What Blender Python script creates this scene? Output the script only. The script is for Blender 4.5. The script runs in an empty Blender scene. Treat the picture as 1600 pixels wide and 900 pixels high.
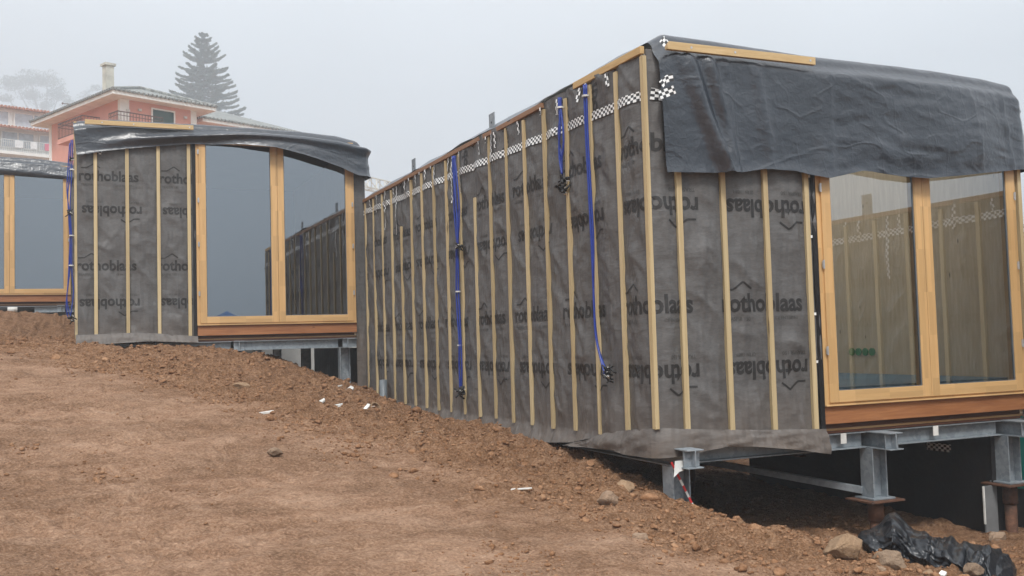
import bpy, bmesh, random
import numpy as np
from math import *
from mathutils import Vector, Matrix

# ------------------------------------------------------------ camera, world, sun, exposure
sc = bpy.context.scene
COL = sc.collection
cam_d = bpy.data.cameras.new('camera'); cam = bpy.data.objects.new('camera', cam_d); COL.objects.link(cam)
cam_d.sensor_width = 36; cam_d.lens = 34.625; cam_d.clip_start = .05; cam_d.clip_end = 3000
def _camrot(yaw, pitch, roll):
    y, p, r = radians(yaw), radians(pitch), radians(roll)
    fw = Vector((sin(y) * cos(p), cos(y) * cos(p), sin(p))); rt = Vector((cos(y), -sin(y), 0)); up = rt.cross(fw)
    r2 = rt * cos(r) + up * sin(r); u2 = -rt * sin(r) + up * cos(r)
    return Matrix((r2, u2, -fw)).transposed().to_4x4()
cam.matrix_world = _camrot(23.612, 3.004, -1.644)
sc.camera = cam
SUN_EL, SUN_AZ = 52, 200          # azimuth clockwise from +Y
world = bpy.data.worlds.new('World'); sc.world = world; world.use_nodes = True
nt = world.node_tree; nt.nodes.clear()
def N(t, kind, **kw):
    n = t.nodes.new(kind)
    for k, v in kw.items():
        if k in n.inputs and not hasattr(n, k): n.inputs[k].default_value = v
        else: setattr(n, k, v)
    return n
sky = N(nt, 'ShaderNodeTexSky', sky_type='NISHITA', sun_disc=False, sun_elevation=radians(SUN_EL), sun_rotation=radians(SUN_AZ), air_density=1.0, dust_density=6.0, ozone_density=1.5)
hs = N(nt, 'ShaderNodeHueSaturation'); hs.inputs['Saturation'].default_value = .3; nt.links.new(sky.outputs[0], hs.inputs['Color'])
tc = N(nt, 'ShaderNodeTexCoord'); sx = N(nt, 'ShaderNodeSeparateXYZ'); nt.links.new(tc.outputs['Generated'], sx.inputs[0])
ov = N(nt, 'ShaderNodeValToRGB'); nt.links.new(sx.outputs['Z'], ov.inputs[0])
e = ov.color_ramp.elements
e[0].position = 0; e[0].color = (.40, .45, .50, 1); e[1].position = 1; e[1].color = (1.55, 1.6, 1.65, 1)
m_ = ov.color_ramp.elements.new(.25); m_.color = (.49, .545, .60, 1)
m_ = ov.color_ramp.elements.new(.55); m_.color = (1.0, 1.05, 1.1, 1)
# soft uneven cloud cover
cn = N(nt, 'ShaderNodeTexNoise'); cn.inputs['Scale'].default_value = 1.6; cn.inputs['Detail'].default_value = 3; nt.links.new(tc.outputs['Generated'], cn.inputs['Vector'])
cm = N(nt, 'ShaderNodeMapRange'); cm.inputs['From Min'].default_value = .3; cm.inputs['From Max'].default_value = .7; cm.inputs['To Min'].default_value = 8.7; cm.inputs['To Max'].default_value = 11.3
nt.links.new(cn.outputs['Fac'], cm.inputs['Value'])
mu = N(nt, 'ShaderNodeVectorMath', operation='SCALE'); nt.links.new(ov.outputs[0], mu.inputs[0]); nt.links.new(cm.outputs[0], mu.inputs['Scale'])
mx = N(nt, 'ShaderNodeMixRGB'); mx.inputs['Fac'].default_value = .85
nt.links.new(hs.outputs[0], mx.inputs[1]); nt.links.new(mu.outputs[0], mx.inputs[2])
bg = N(nt, 'ShaderNodeBackground'); bg.inputs['Strength'].default_value = .095; nt.links.new(mx.outputs[0], bg.inputs['Color'])
wo = N(nt, 'ShaderNodeOutputWorld'); nt.links.new(bg.outputs[0], wo.inputs['Surface'])
sun_d = bpy.data.lights.new('sun', 'SUN'); sun_d.energy = 1.5; sun_d.angle = radians(12); sun_d.color = (1, .97, .92)
sun = bpy.data.objects.new('sun', sun_d); COL.objects.link(sun)
sun.rotation_euler = (radians(90 - SUN_EL), 0, radians(180 - SUN_AZ))
sun.rotation_euler = Vector((sin(radians(SUN_AZ)) * cos(radians(SUN_EL)), cos(radians(SUN_AZ)) * cos(radians(SUN_EL)), sin(radians(SUN_EL)))).to_track_quat('Z', 'Y').to_euler()
sc.view_settings.view_transform = 'Standard'; sc.view_settings.look = 'None'; sc.view_settings.exposure = 0.68; sc.view_settings.gamma = 1
sc.view_settings.use_curve_mapping = False
sc.render.engine = 'CYCLES'
cy = sc.cycles; cy.use_denoising = True; cy.max_bounces = 8; cy.transparent_max_bounces = 12; cy.volume_bounces = 1; cy.diffuse_bounces = 4; cy.glossy_bounces = 4
cy.sample_clamp_indirect = 6; cy.caustics_reflective = False; cy.caustics_refractive = False

# ------------------------------------------------------------ noise and terrain
_rs = np.random.RandomState(7)
_TAB = _rs.rand(256, 256)
def vnoise(x, y, seed=0):
    x = np.asarray(x, float) + seed * 17.31; y = np.asarray(y, float) + seed * 9.73
    xi = np.floor(x).astype(int); yi = np.floor(y).astype(int)
    fx = x - xi; fy = y - yi
    fx = fx * fx * (3 - 2 * fx); fy = fy * fy * (3 - 2 * fy)
    a = _TAB[xi & 255, yi & 255]; b = _TAB[(xi + 1) & 255, yi & 255]
    c = _TAB[xi & 255, (yi + 1) & 255]; d = _TAB[(xi + 1) & 255, (yi + 1) & 255]
    return (a * (1 - fx) + b * fx) * (1 - fy) + (c * (1 - fx) + d * fx) * fy
def fbm(x, y, seed=0, octs=4, gain=.5):
    s = 0; a = 1; t = 0
    for o in range(octs):
        s = s + a * vnoise(np.asarray(x) * 2 ** o, np.asarray(y) * 2 ** o, seed + o * 3); t += a; a *= gain
    return s / t
def sstep(a, b, x):
    t = np.clip((np.asarray(x, float) - a) / (b - a), 0, 1); return t * t * (3 - 2 * t)
# surface control points: x, y, z (camera eye is at 0,0,0)
CP = np.array([
 (0, 0, -1.55), (-4, 2, -1.25), (4, 2, -1.62), (8, 1, -2.0), (12, 0, -2.6),
 (-8, 8, -.4), (-4, 8, -.72), (0, 8, -.95), (2.5, 8, -1.06),
 (-.1, 16.1, .10), (1.57, 16.1, .04), (3.06, 16.1, -.27), (4.25, 16.1, -.70),
 (4.3, 14.1, -.93), (4.3, 12.2, -.99), (4.3, 8.75, -1.06), (4.45, 6.8, -1.36),
 (-5, 16, .35), (-1.2, 22.5, .80), (-5, 24, .85), (-12, 14, .6), (-14, 26, 1.6), (-.1, 19.5, .28), (-.9, 20.5, .62),
 (6.5, 5.6, -1.72), (8.6, 5.2, -1.98), (9.5, 7, -2.2), (11, 12, -2.3),
 (3, 5, -1.40), (6, 3, -1.75), (-12, 0, -.9), (0, -8, -2.3), (10, -8, -3.2), (-12, -8, -1.6),
 (20, 8, -3.5), (20, -6, -4.0), (8, 22, -.5), (14, 20, -1.6)], float)
def _tps(P):
    n = len(P); d = np.hypot(P[:, None, 0] - P[None, :, 0], P[:, None, 1] - P[None, :, 1])
    K = np.where(d > 0, d * d * np.log(d + 1e-12), 0) + np.eye(n) * .35
    Q = np.hstack([np.ones((n, 1)), P[:, :2]])
    A = np.block([[K, Q], [Q.T, np.zeros((3, 3))]])
    return np.linalg.solve(A, np.hstack([P[:, 2], np.zeros(3)]))
_W = _tps(CP)
def base_z(x, y):
    x = np.asarray(x, float); y = np.asarray(y, float)
    s = _W[-3] + _W[-2] * x + _W[-1] * y
    for i, (px, py, _) in enumerate(CP):
        d2 = (x - px) ** 2 + (y - py) ** 2
        s = s + _W[i] * .5 * d2 * np.log(d2 + 1e-12)
    return s
def polyd(x, y, pts):          # signed distance to an open polyline, positive on its left side
    best = np.full(np.shape(x), 1e9); sg = np.ones(np.shape(x))
    for (ax, ay), (bx, by) in zip(pts[:-1], pts[1:]):
        dx, dy = bx - ax, by - ay; L2 = dx * dx + dy * dy
        t = np.clip(((x - ax) * dx + (y - ay) * dy) / L2, 0, 1)
        d = np.hypot(x - ax - t * dx, y - ay - t * dy)
        c = dx * (y - ay) - dy * (x - ax)
        m = d < best; best = np.where(m, d, best); sg = np.where(m, np.sign(c), sg)
    return best * sg
BERM = [(-14, 17.5), (-5, 16.2), (-1, 14.6), (.5, 12.75), (1.27, 11.07), (2.0, 9.2), (2.75, 7.8), (3.1, 6.6), (3.4, 5.2), (4.2, 3.9), (7, 2.5), (14, 1)]
CREST = [(-1.0, 44), (.2, 30), (.5, 18.5), (1.1, 17.2), (2.2, 16.75), (3.6, 16.55), (4.30, 16.35), (4.40, 15.6), (4.46, 9.2), (4.56, 7.4), (4.68, 6.62), (4.85, 6.1), (5.05, 5.75), (5.35, 5.2), (6.3, 4.7), (9, 4.2), (14, 3)]
def masks(x, y):
    rough = sstep(-.45, .8, polyd(x, y, BERM) + .9 * (fbm(np.asarray(x) * .9, np.asarray(y) * .9, 5, 3) - .5))
    pit = sstep(0, .75, polyd(x, y, CREST) + .22 * (fbm(np.asarray(x) * 1.6, np.asarray(y) * 1.6, 9, 3) - .5))
    return rough, pit
def ground_z(x, y, detail=True):
    x = np.asarray(x, float); y = np.asarray(y, float)
    far = np.hypot(x, y)
    xc = np.clip(x, -16, 22); yc = np.clip(y, -10, 27)
    z = base_z(xc, yc)
    z = z + np.maximum(y - 27, 0) * .20 * sstep(27, 40, y) * (1 - .85 * sstep(6, 34, x)) 
    z = z - np.maximum(x - 22, 0) * .12 + np.maximum(-16 - x, 0) * .12
    z = np.minimum(z, 122)
    rough, pit = masks(x, y)
    pit = pit * sstep(46, 34, y)
    floor = -1.92 - .06 * (np.clip(x, 4, 12) - 6.6) - .35 * sstep(8, 12, x) + .75 * sstep(9.5, 16.5, y) + .0 * y
    z = z * (1 - pit) + np.minimum(floor, z + .05) * pit
    if detail:
        near = sstep(40, 25, far)
        z = z + near * (.10 * (fbm(x * .45, y * .45, 1, 3) - .5))
        r = rough * (1 - .4 * pit)
        lum = fbm(x * 2.2, y * 2.2, 2, 4, .6)
        z = z + near * r * (.20 * (lum - .5) + .11 * (np.abs(fbm(x * 6, y * 6, 3, 3, .6) - .5) * 2 - .3))
        # tyre ruts and scraped ridges of the packed track
        tx = x * .86 + y * .5; ty = -x * .5 + y * .86
        z = z + near * (1 - rough) * (.09 * (fbm(tx * .9, ty * 3.0, 4, 4) - .5) - .045 * (np.exp(-((ty - 6.3 + .25 * np.sin(tx * .5)) / .15) ** 2) + np.exp(-((ty - 7.9 + .25 * np.sin(tx * .5)) / .15) ** 2)) * (.6 + .4 * np.sin(tx * 28)) + .070 * (fbm(x * 4, y * 4, 6, 5, .72) - .5) - .06 * sstep(.52, .68, fbm(x * 1.1, y * 1.1, 15, 3)) * np.abs(fbm(x * 9, y * 9, 16, 3) - .5) * 2)
    return z
# ------------------------------------------------------------ materials
def mat(name):
    m = bpy.data.materials.new(name); m.use_nodes = True; t = m.node_tree
    b = t.nodes['Principled BSDF']; return m, t, b
def L(t, a, b): t.links.new(a, b)
def coords(t, scale=(1, 1, 1), kind='Object', rnd=True, rot=(0, 0, 0)):
    c = N(t, 'ShaderNodeTexCoord'); mp = N(t, 'ShaderNodeMapping'); mp.inputs['Scale'].default_value = scale; mp.inputs['Rotation'].default_value = rot
    L(t, c.outputs[kind], mp.inputs['Vector'])
    if rnd:
        oi = N(t, 'ShaderNodeObjectInfo'); k = N(t, 'ShaderNodeMath', operation='MULTIPLY'); k.inputs[1].default_value = 37.0
        L(t, oi.outputs['Random'], k.inputs[0]); cb = N(t, 'ShaderNodeCombineXYZ')
        for i in range(3): L(t, k.outputs[0], cb.inputs[i])
        L(t, cb.outputs[0], mp.inputs['Location'])
    return mp.outputs[0]
def noise(t, vec, scale, detail=4, rough=.55, dist=0):
    n = N(t, 'ShaderNodeTexNoise'); n.inputs['Scale'].default_value = scale; n.inputs['Detail'].default_value = detail
    n.inputs['Roughness'].default_value = rough; n.inputs['Distortion'].default_value = dist; L(t, vec, n.inputs['Vector']); return n.outputs['Fac']
def ramp(t, fac, stops):
    r = N(t, 'ShaderNodeValToRGB'); L(t, fac, r.inputs[0]); el = r.color_ramp.elements
    while len(el) < len(stops): el.new(.5)
    for e_, (p, c) in zip(el, stops): e_.position = p; e_.color = (*c, 1) if len(c) == 3 else c
    return r.outputs[0]
def mix(t, fac, a, b, mode='MIX'):
    m = N(t, 'ShaderNodeMixRGB', blend_type=mode)
    for i, v in ((0, fac), (1, a), (2, b)):
        if isinstance(v, (int, float)): m.inputs[i].default_value = v
        elif isinstance(v, tuple): m.inputs[i].default_value = (*v, 1)
        else: L(t, v, m.inputs[i])
    return m.outputs[0]
def crease(t, vec, scale, width, detail=1.5):
    f = noise(t, vec, scale, detail, .5); a = N(t, 'ShaderNodeMath', operation='SUBTRACT'); a.inputs[1].default_value = .5; L(t, f, a.inputs[0])
    b_ = N(t, 'ShaderNodeMath', operation='ABSOLUTE'); L(t, a.outputs[0], b_.inputs[0]); m = N(t, 'ShaderNodeMapRange'); m.inputs['From Max'].default_value = width
    m.inputs['To Min'].default_value = 1; m.inputs['To Max'].default_value = 0; L(t, b_.outputs[0], m.inputs['Value']); return m.outputs[0]
def bump(t, b, h, strength=.3, dist=.01, prev=None):
    n = N(t, 'ShaderNodeBump'); n.inputs['Strength'].default_value = strength; n.inputs['Distance'].default_value = dist
    L(t, h, n.inputs['Height'])
    if prev: L(t, prev, n.inputs['Normal'])
    L(t, n.outputs[0], b.inputs['Normal']); return n.outputs[0]
def simple(name, col, rough=.6, metal=0, var=.15, scale=6, bmp=.15, bdist=.003, spec=.5):
    m, t, b = mat(name); v = coords(t); f = noise(t, v, scale, 5)
    c = ramp(t, f, [(.3, tuple(x * (1 - var) for x in col)), (.7, tuple(min(1, x * (1 + var)) for x in col))])
    L(t, c, b.inputs['Base Color']); b.inputs['Roughness'].default_value = rough; b.inputs['Metallic'].default_value = metal
    b.inputs['Specular IOR Level'].default_value = spec
    if bmp: bump(t, b, noise(t, v, scale * 6, 4), bmp, bdist)
    return m
def wood(name, light, dark, axis='Z', rough=.62, knots=True, ring=1.0, blocks=0):
    m, t, b = mat(name)
    st = {'X': (.09, 1, 1), 'Y': (1, .09, 1), 'Z': (1, 1, .09)}[axis]
    v = coords(t, tuple(s * 14 for s in st)); f = noise(t, v, 2.2 * ring, 6, .62, .6)
    f2 = noise(t, v, 9 * ring, 4, .6)
    c = ramp(t, f, [(.28, dark), (.5, tuple((a + b_) / 2 for a, b_ in zip(light, dark))), (.68, light)])
    c = mix(t, .25, c, ramp(t, f2, [(.3, dark), (.7, light)]))
    if knots:
        vk = coords(t, tuple(s * 3.2 + .9 for s in st)); w = N(t, 'ShaderNodeTexVoronoi'); w.inputs['Scale'].default_value = 2.0; L(t, vk, w.inputs['Vector'])
        k = ramp(t, w.outputs['Distance'], [(.035, (1, 1, 1)), (.085, (0, 0, 0))])
        c = mix(t, k, c, tuple(x * .35 for x in dark))
    if blocks:
        vb = coords(t, (1, 1, 1), rnd=False); br = N(t, 'ShaderNodeTexBrick'); br.inputs['Scale'].default_value = 1; br.inputs['Mortar Size'].default_value = 0
        rot = N(t, 'ShaderNodeMapping'); rot.inputs['Rotation'].default_value = (radians(90), 0, 0) if axis == 'X' else (radians(90), 0, radians(0)); L(t, vb, rot.inputs['Vector'])
        if axis == 'Z': rot.inputs['Rotation'].default_value = (radians(90), radians(0), radians(0))
        vz = N(t, 'ShaderNodeTexNoise'); vz.inputs['Scale'].default_value = 1
        sp = N(t, 'ShaderNodeSeparateXYZ'); L(t, vb, sp.inputs[0])
        fl = N(t, 'ShaderNodeMath', operation='SNAP'); fl.inputs[1].default_value = .41; L(t, sp.outputs[axis], fl.inputs[0])
        o1 = sp.outputs['X' if axis == 'Z' else 'Z']; f3 = N(t, 'ShaderNodeMath', operation='SNAP'); f3.inputs[1].default_value = .05; L(t, o1, f3.inputs[0])
        cb = N(t, 'ShaderNodeCombineXYZ'); L(t, fl.outputs[0], cb.inputs[0]); L(t, f3.outputs[0], cb.inputs[1])
        wn = N(t, 'ShaderNodeTexWhiteNoise', noise_dimensions='3D'); L(t, cb.outputs[0], wn.inputs['Vector'])
        c = mix(t, .5, c, ramp(t, wn.outputs['Value'], [(0, tuple(x * .68 for x in light)), (1, tuple(min(1, x * 1.18) for x in light))]))
        t.nodes.remove(br); t.nodes.remove(rot); t.nodes.remove(vz)
    oi = N(t, 'ShaderNodeObjectInfo'); c = mix(t, 1.0, c, ramp(t, oi.outputs['Random'], [(0, (.72, .70, .66)), (.5, (.95, .93, .90)), (1, (1, 1, 1))]), 'MULTIPLY') if name == 'pine_batten' else c
    L(t, c, b.inputs['Base Color']); b.inputs['Roughness'].default_value = rough
    bump(t, b, f2, .25, .002)
    return m
M = {}
M['batten'] = wood('pine_batten', (.62, .51, .31), (.42, .31, .16))
M['strip_light'] = wood('pale_strip', (.62, .46, .25), (.42, .28, .12), 'X')
M['strip_light_y'] = wood('pale_strip_y', (.60, .42, .20), (.42, .26, .10), 'Y')
M['strip_red'] = wood('weathered_strip', (.30, .165, .09), (.19, .095, .05), 'Y')
M['frame_v'] = wood('larch_frame_upright', (.62, .39, .175), (.47, .275, .11), 'Z', .42, False, 1, 1)
M['frame_h'] = wood('larch_frame_rail', (.64, .41, .19), (.49, .29, .115), 'X', .42, False, 1, 1)
M['sill'] = wood('red_larch_board', (.42, .185, .075), (.21, .075, .028), 'X', .5, True, .6)
M['shaded_board'] = wood('shaded_red_board', (.10, .035, .018), (.05, .018, .01), 'X', .6, False)  # red board under the sill, the recess shadow put into its colour
M['clt'] = wood('spruce_panel', (.78, .64, .46), (.60, .46, .30), 'Z', .6)
M['clt_x'] = wood('spruce_header', (.36, .23, .11), (.22, .12, .05), 'X', .6)

def membrane_mat():
    m, t, b = mat('grey_breather_membrane')
    v = coords(t, rnd=False)
    f = noise(t, v, 1.3, 5, .6); g = noise(t, coords(t, (7, 7, 26), rnd=False), 4, 4, .7)
    c = ramp(t, f, [(.3, (.090, .088, .088)), (.7, (.114, .111, .110))])
    c = mix(t, .3, c, ramp(t, g, [(.40, (.055, .053, .052)), (.60, (.125, .12, .115))]))
    # pale clay dust splashed up from below
    z = N(t, 'ShaderNodeSeparateXYZ'); L(t, v, z.inputs[0])
    zz = N(t, 'ShaderNodeMapRange'); zz.inputs['From Min'].default_value = .45; zz.inputs['From Max'].default_value = -.1; L(t, z.outputs['Z'], zz.inputs['Value'])
    dn = N(t, 'ShaderNodeMath', operation='MULTIPLY'); L(t, zz.outputs[0], dn.inputs[0]); L(t, noise(t, v, 5, 5, .7), dn.inputs[1])
    c = mix(t, dn.outputs[0], c, (.15, .115, .09))
    L(t, c, b.inputs['Base Color']); b.inputs['Roughness'].default_value = .55; b.inputs['Specular IOR Level'].default_value = .4
    h = bump(t, b, noise(t, coords(t, (1.1, 1.1, 3.4), rnd=False, rot=(.12, .10, 0)), 3.4, 4, .5, 0), .34, .03)
    h = bump(t, b, noise(t, coords(t, (2.6, 2.6, .55), rnd=False, rot=(-.35, -.3, 0)), 2.4, 2, .5, 0), .8, .07, h)
    h = bump(t, b, crease(t, coords(t, (1, 1, .8), rnd=False, rot=(.7, .6, 0)), 1.5, .06), .24, .016, h)
    h = bump(t, b, crease(t, coords(t, (1, 1, 2.6), rnd=False, rot=(-.2, -.15, 0)), 2.4, .06), .12, .007, h)
    bump(t, b, g, .2, .003, h)
    return m
M['membrane'] = membrane_mat()
M['print'] = simple('membrane_print', (.017, .016, .016), .6, 0, .3, 30, 0)
M['print_thin'] = simple('membrane_small_print', (.05, .048, .046), .6, 0, .3, 30, 0)
def tarp_mat():
    m, t, b = mat('dark_tarpaulin'); v = coords(t, rnd=False)
    f = noise(t, v, 1.1, 5, .6)
    c = ramp(t, f, [(.35, (.015, .020, .029)), (.65, (.026, .033, .045))])
    c = mix(t, ramp(t, noise(t, v, 3.3, 6, .7), [(.55, (0, 0, 0)), (.8, (.2, .2, .2))]), c, (.08, .085, .09))
    L(t, c, b.inputs['Base Color']); b.inputs['Roughness'].default_value = .31; b.inputs['Specular IOR Level'].default_value = .8
    h = bump(t, b, noise(t, coords(t, (.8, 1, 1.5), rnd=False, rot=(0, .45, 0)), 3.4, 2, .5, 0), .35, .04)
    h = bump(t, b, crease(t, coords(t, (.7, 1, 1.5), rnd=False, rot=(0, .7, 0)), 1.9, .03), .22, .012, h)
    h = bump(t, b, crease(t, coords(t, (1.3, 1, .7), rnd=False, rot=(.2, -.3, 0)), 3.3, .04), .16, .009, h)
    h = bump(t, b, crease(t, coords(t, (1, 1, 1.6), rnd=False), 7, .06), .16, .005, h)
    h = bump(t, b, noise(t, v, 13, 4, .6, 0), .55, .012, h)
    return m
M['tarp'] = tarp_mat()
def roofsheet_mat():
    m = M['tarp'].copy(); m.name = 'roof_sheet_made_translucent'; t = m.node_tree; b = t.nodes['Principled BSDF']; o = t.nodes['Material Output']
    tl = N(t, 'ShaderNodeBsdfTranslucent'); tl.inputs['Color'].default_value = (.85, .85, .82, 1); ms = N(t, 'ShaderNodeMixShader'); ms.inputs[0].default_value = .8  # translucency added to the dark sheet so daylight reaches the room below
    L(t, b.outputs[0], ms.inputs[1]); L(t, tl.outputs[0], ms.inputs[2]); L(t, ms.outputs[0], o.inputs['Surface']); return m
M['roofsheet'] = roofsheet_mat()
def bag_mat():
    m, t, b = mat('black_plastic_film'); v = coords(t)
    b.inputs['Base Color'].default_value = (.010, .012, .016, 1); b.inputs['Roughness'].default_value = .3
    w = N(t, 'ShaderNodeTexVoronoi', feature='F1'); w.inputs['Scale'].default_value = 7; w.inputs['Randomness'].default_value = 1
    wv = N(t, 'ShaderNodeVectorMath', operation='ADD'); nn = N(t, 'ShaderNodeTexNoise'); nn.inputs['Scale'].default_value = 3; L(t, v, nn.inputs['Vector'])
    L(t, v, wv.inputs[0]); L(t, nn.outputs['Color'], wv.inputs[1]); L(t, wv.outputs[0], w.inputs['Vector'])
    h = bump(t, b, w.outputs['Distance'], .45, .03)
    bump(t, b, noise(t, v, 30, 3), .2, .01, h); return m
M['bag'] = bag_mat()
M['black_film'] = simple('black_foundation_film', (.013, .012, .013), .5, 0, .3, 2, .4, .02, .3)
def steel():
    m, t, b = mat('galvanised_steel'); v = coords(t)
    w = N(t, 'ShaderNodeTexVoronoi'); w.inputs['Scale'].default_value = 28; L(t, v, w.inputs['Vector'])
    f = noise(t, v, 2.5, 5)
    c = mix(t, .35, ramp(t, f, [(.3, (.20, .235, .26)), (.7, (.36, .40, .43))]), ramp(t, w.outputs['Color'], [(.2, (.19, .22, .25)), (.8, (.42, .46, .50))]))
    L(t, c, b.inputs['Base Color']); b.inputs['Metallic'].default_value = .35; b.inputs['Roughness'].default_value = .5
    bump(t, b, noise(t, v, 60, 3), .1, .002); return m
M['steel'] = steel()
def rust():
    m, t, b = mat('rusty_steel'); v = coords(t); f = noise(t, v, 9, 6, .7)
    L(t, ramp(t, f, [(.3, (.035, .018, .012)), (.55, (.11, .048, .026)), (.75, (.20, .10, .055))]), b.inputs['Base Color']); b.inputs['Roughness'].default_value = .85
    bump(t, b, f, .5, .01); return m
M['rust'] = rust()
M['dark_steel'] = simple('dark_pile_steel', (.03, .03, .032), .6)
M['cable'] = simple('blue_conduit', (.012, .036, .25), .35, 0, .12, 20, 0)
M['black_rubber'] = simple('black_rubber', (.01, .01, .011), .5)
M['white'] = simple('white_plastic', (.66, .65, .62), .5, 0, .25, 8, .1)
M['teal'] = simple('teal_plastic', (.02, .46, .42), .38, 0, .12, 3, .1)
M['grey_pipe'] = simple('grey_pvc', (.13, .15, .165), .45)
M['grey_board'] = simple('grey_panel', (.15, .155, .16), .7)
M['inner_lining'] = simple('grey_inner_lining', (.10, .095, .085), .9, 0, .06, 1, 0)
M['hinge'] = simple('hinge_metal', (.55, .56, .57), .35, .7, .1, 20, 0)
M['green_box'] = simple('green_socket_box', (.02, .22, .06), .5)
M['blue_floor'] = simple('blue_floor_film', (.075, .20, .32), .35, 0, .15, 1.5, .2)
M['red'] = simple('red_tape', (.50, .03, .03), .5); M['paper'] = simple('torn_paper', (.55, .55, .53), .8, 0, .12, 14, .3)
M['plaster_pink'] = simple('pink_plaster', (.72, .34, .26), .85, 0, .07, 1.2, .1)
M['plaster_white'] = simple('cream_plaster', (.86, .86, .82), .85, 0, .09, 1.5, .1)
M['chimney'] = simple('stained_chimney_plaster', (.55, .54, .47), .9, 0, .28, 1.3, .2)
M['shutter'] = simple('green_shutter', (.012, .055, .042), .5)
M['rail'] = simple('brown_rail', (.10, .05, .035), .5)
M['rail_white'] = simple('white_rail', (.62, .64, .63), .5)
M['far_glass'] = simple('house_window_glass', (.48, .53, .58), .15, 0, .2, 2, 0)
M['curtain'] = simple('cloth_white', (.75, .76, .76), .9); M['pink_cloth'] = simple('cloth_pink', (.65, .18, .25), .9)
M['crane'] = simple('crane_paint', (.62, .60, .52), .5)
M['concrete'] = simple('pale_concrete', (.42, .42, .40), .85, 0, .18, 1.2, .3, .01)
def tiles(name, a, b_, sx_):
    m, t, b = mat(name); v = coords(t, rnd=False); f = noise(t, v, 3, 5, .6)
    w = N(t, 'ShaderNodeTexWave', wave_type='BANDS', bands_direction='X'); w.inputs['Scale'].default_value = sx_; w.inputs['Distortion'].default_value = .4; L(t, v, w.inputs['Vector'])
    c = mix(t, .4, ramp(t, f, [(.3, a), (.7, b_)]), ramp(t, w.outputs['Fac'], [(.1, tuple(x * .6 for x in a)), (.6, b_)]))
    L(t, c, b.inputs['Base Color']); b.inputs['Roughness'].default_value = .8; bump(t, b, w.outputs['Fac'], .8, .06); return m
M['tiles_grey'] = tiles('grey_roof_tiles', (.16, .17, .17), (.34, .35, .33), 1.2)
M['tiles_red'] = tiles('terracotta_roof_tiles', (.42, .16, .10), (.60, .28, .18), 1.3)
def leaf(name, a, b_):
    m, t, b = mat(name); v = coords(t); f = noise(t, v, .9, 4, .7); g = noise(t, v, 9, 2)
    L(t, mix(t, .4, ramp(t, f, [(.3, a), (.7, b_)]), ramp(t, g, [(.3, a), (.7, b_)])), b.inputs['Base Color']); b.inputs['Roughness'].default_value = .6
    return m
M['needles'] = leaf('dark_needles', (.06, .085, .06), (.13, .165, .12))
M['leaves'] = leaf('grey_green_leaves', (.035, .055, .03), (.09, .12, .07))
M['bark'] = simple('bark', (.10, .085, .07), .9, 0, .3, 5, .5, .02)
def tape_mat():
    m, t, b = mat('printed_seam_tape')
    c = N(t, 'ShaderNodeTexCoord'); mp = N(t, 'ShaderNodeMapping'); mp.inputs['Scale'].default_value = (1 / .036, 1 / .024, 1); mp.inputs['Location'].default_value = (.01, .002, .5)
    L(t, c.outputs['UV'], mp.inputs['Vector']); ck = N(t, 'ShaderNodeTexChecker'); ck.inputs['Scale'].default_value = 1
    ck.inputs['Color1'].default_value = (.03, .03, .032, 1); ck.inputs['Color2'].default_value = (.80, .82, .82, 1); L(t, mp.outputs[0], ck.inputs['Vector'])
    L(t, ck.outputs['Color'], b.inputs['Base Color']); b.inputs['Roughness'].default_value = .45; return m
M['tape'] = tape_mat()
def glass(name, base):
    m = bpy.data.materials.new(name); m.use_nodes = True; t = m.node_tree; t.nodes.clear()
    o = N(t, 'ShaderNodeOutputMaterial'); tr = N(t, 'ShaderNodeBsdfTransparent'); tr.inputs[0].default_value = (.98, .96, .90, 1)
    gl = N(t, 'ShaderNodeBsdfGlossy'); gl.inputs['Roughness'].default_value = 0.0; gl.inputs['Color'].default_value = (.86, .93, 1.0, 1)
    fr = N(t, 'ShaderNodeFresnel'); fr.inputs['IOR'].default_value = 1.5
    mr = N(t, 'ShaderNodeMapRange'); mr.inputs['From Min'].default_value = .04; mr.inputs['From Max'].default_value = 1; mr.inputs['To Min'].default_value = base; mr.inputs['To Max'].default_value = 1
    L(t, fr.outputs[0], mr.inputs['Value']); mxs = N(t, 'ShaderNodeMixShader'); L(t, mr.outputs[0], mxs.inputs[0]); L(t, tr.outputs[0], mxs.inputs[1]); L(t, gl.outputs[0], mxs.inputs[2])
    L(t, mxs.outputs[0], o.inputs['Surface']); return m
M['glass'] = glass('coated_glass', .33); M['glass_clear'] = glass('clearer_glass', .24)
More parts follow.
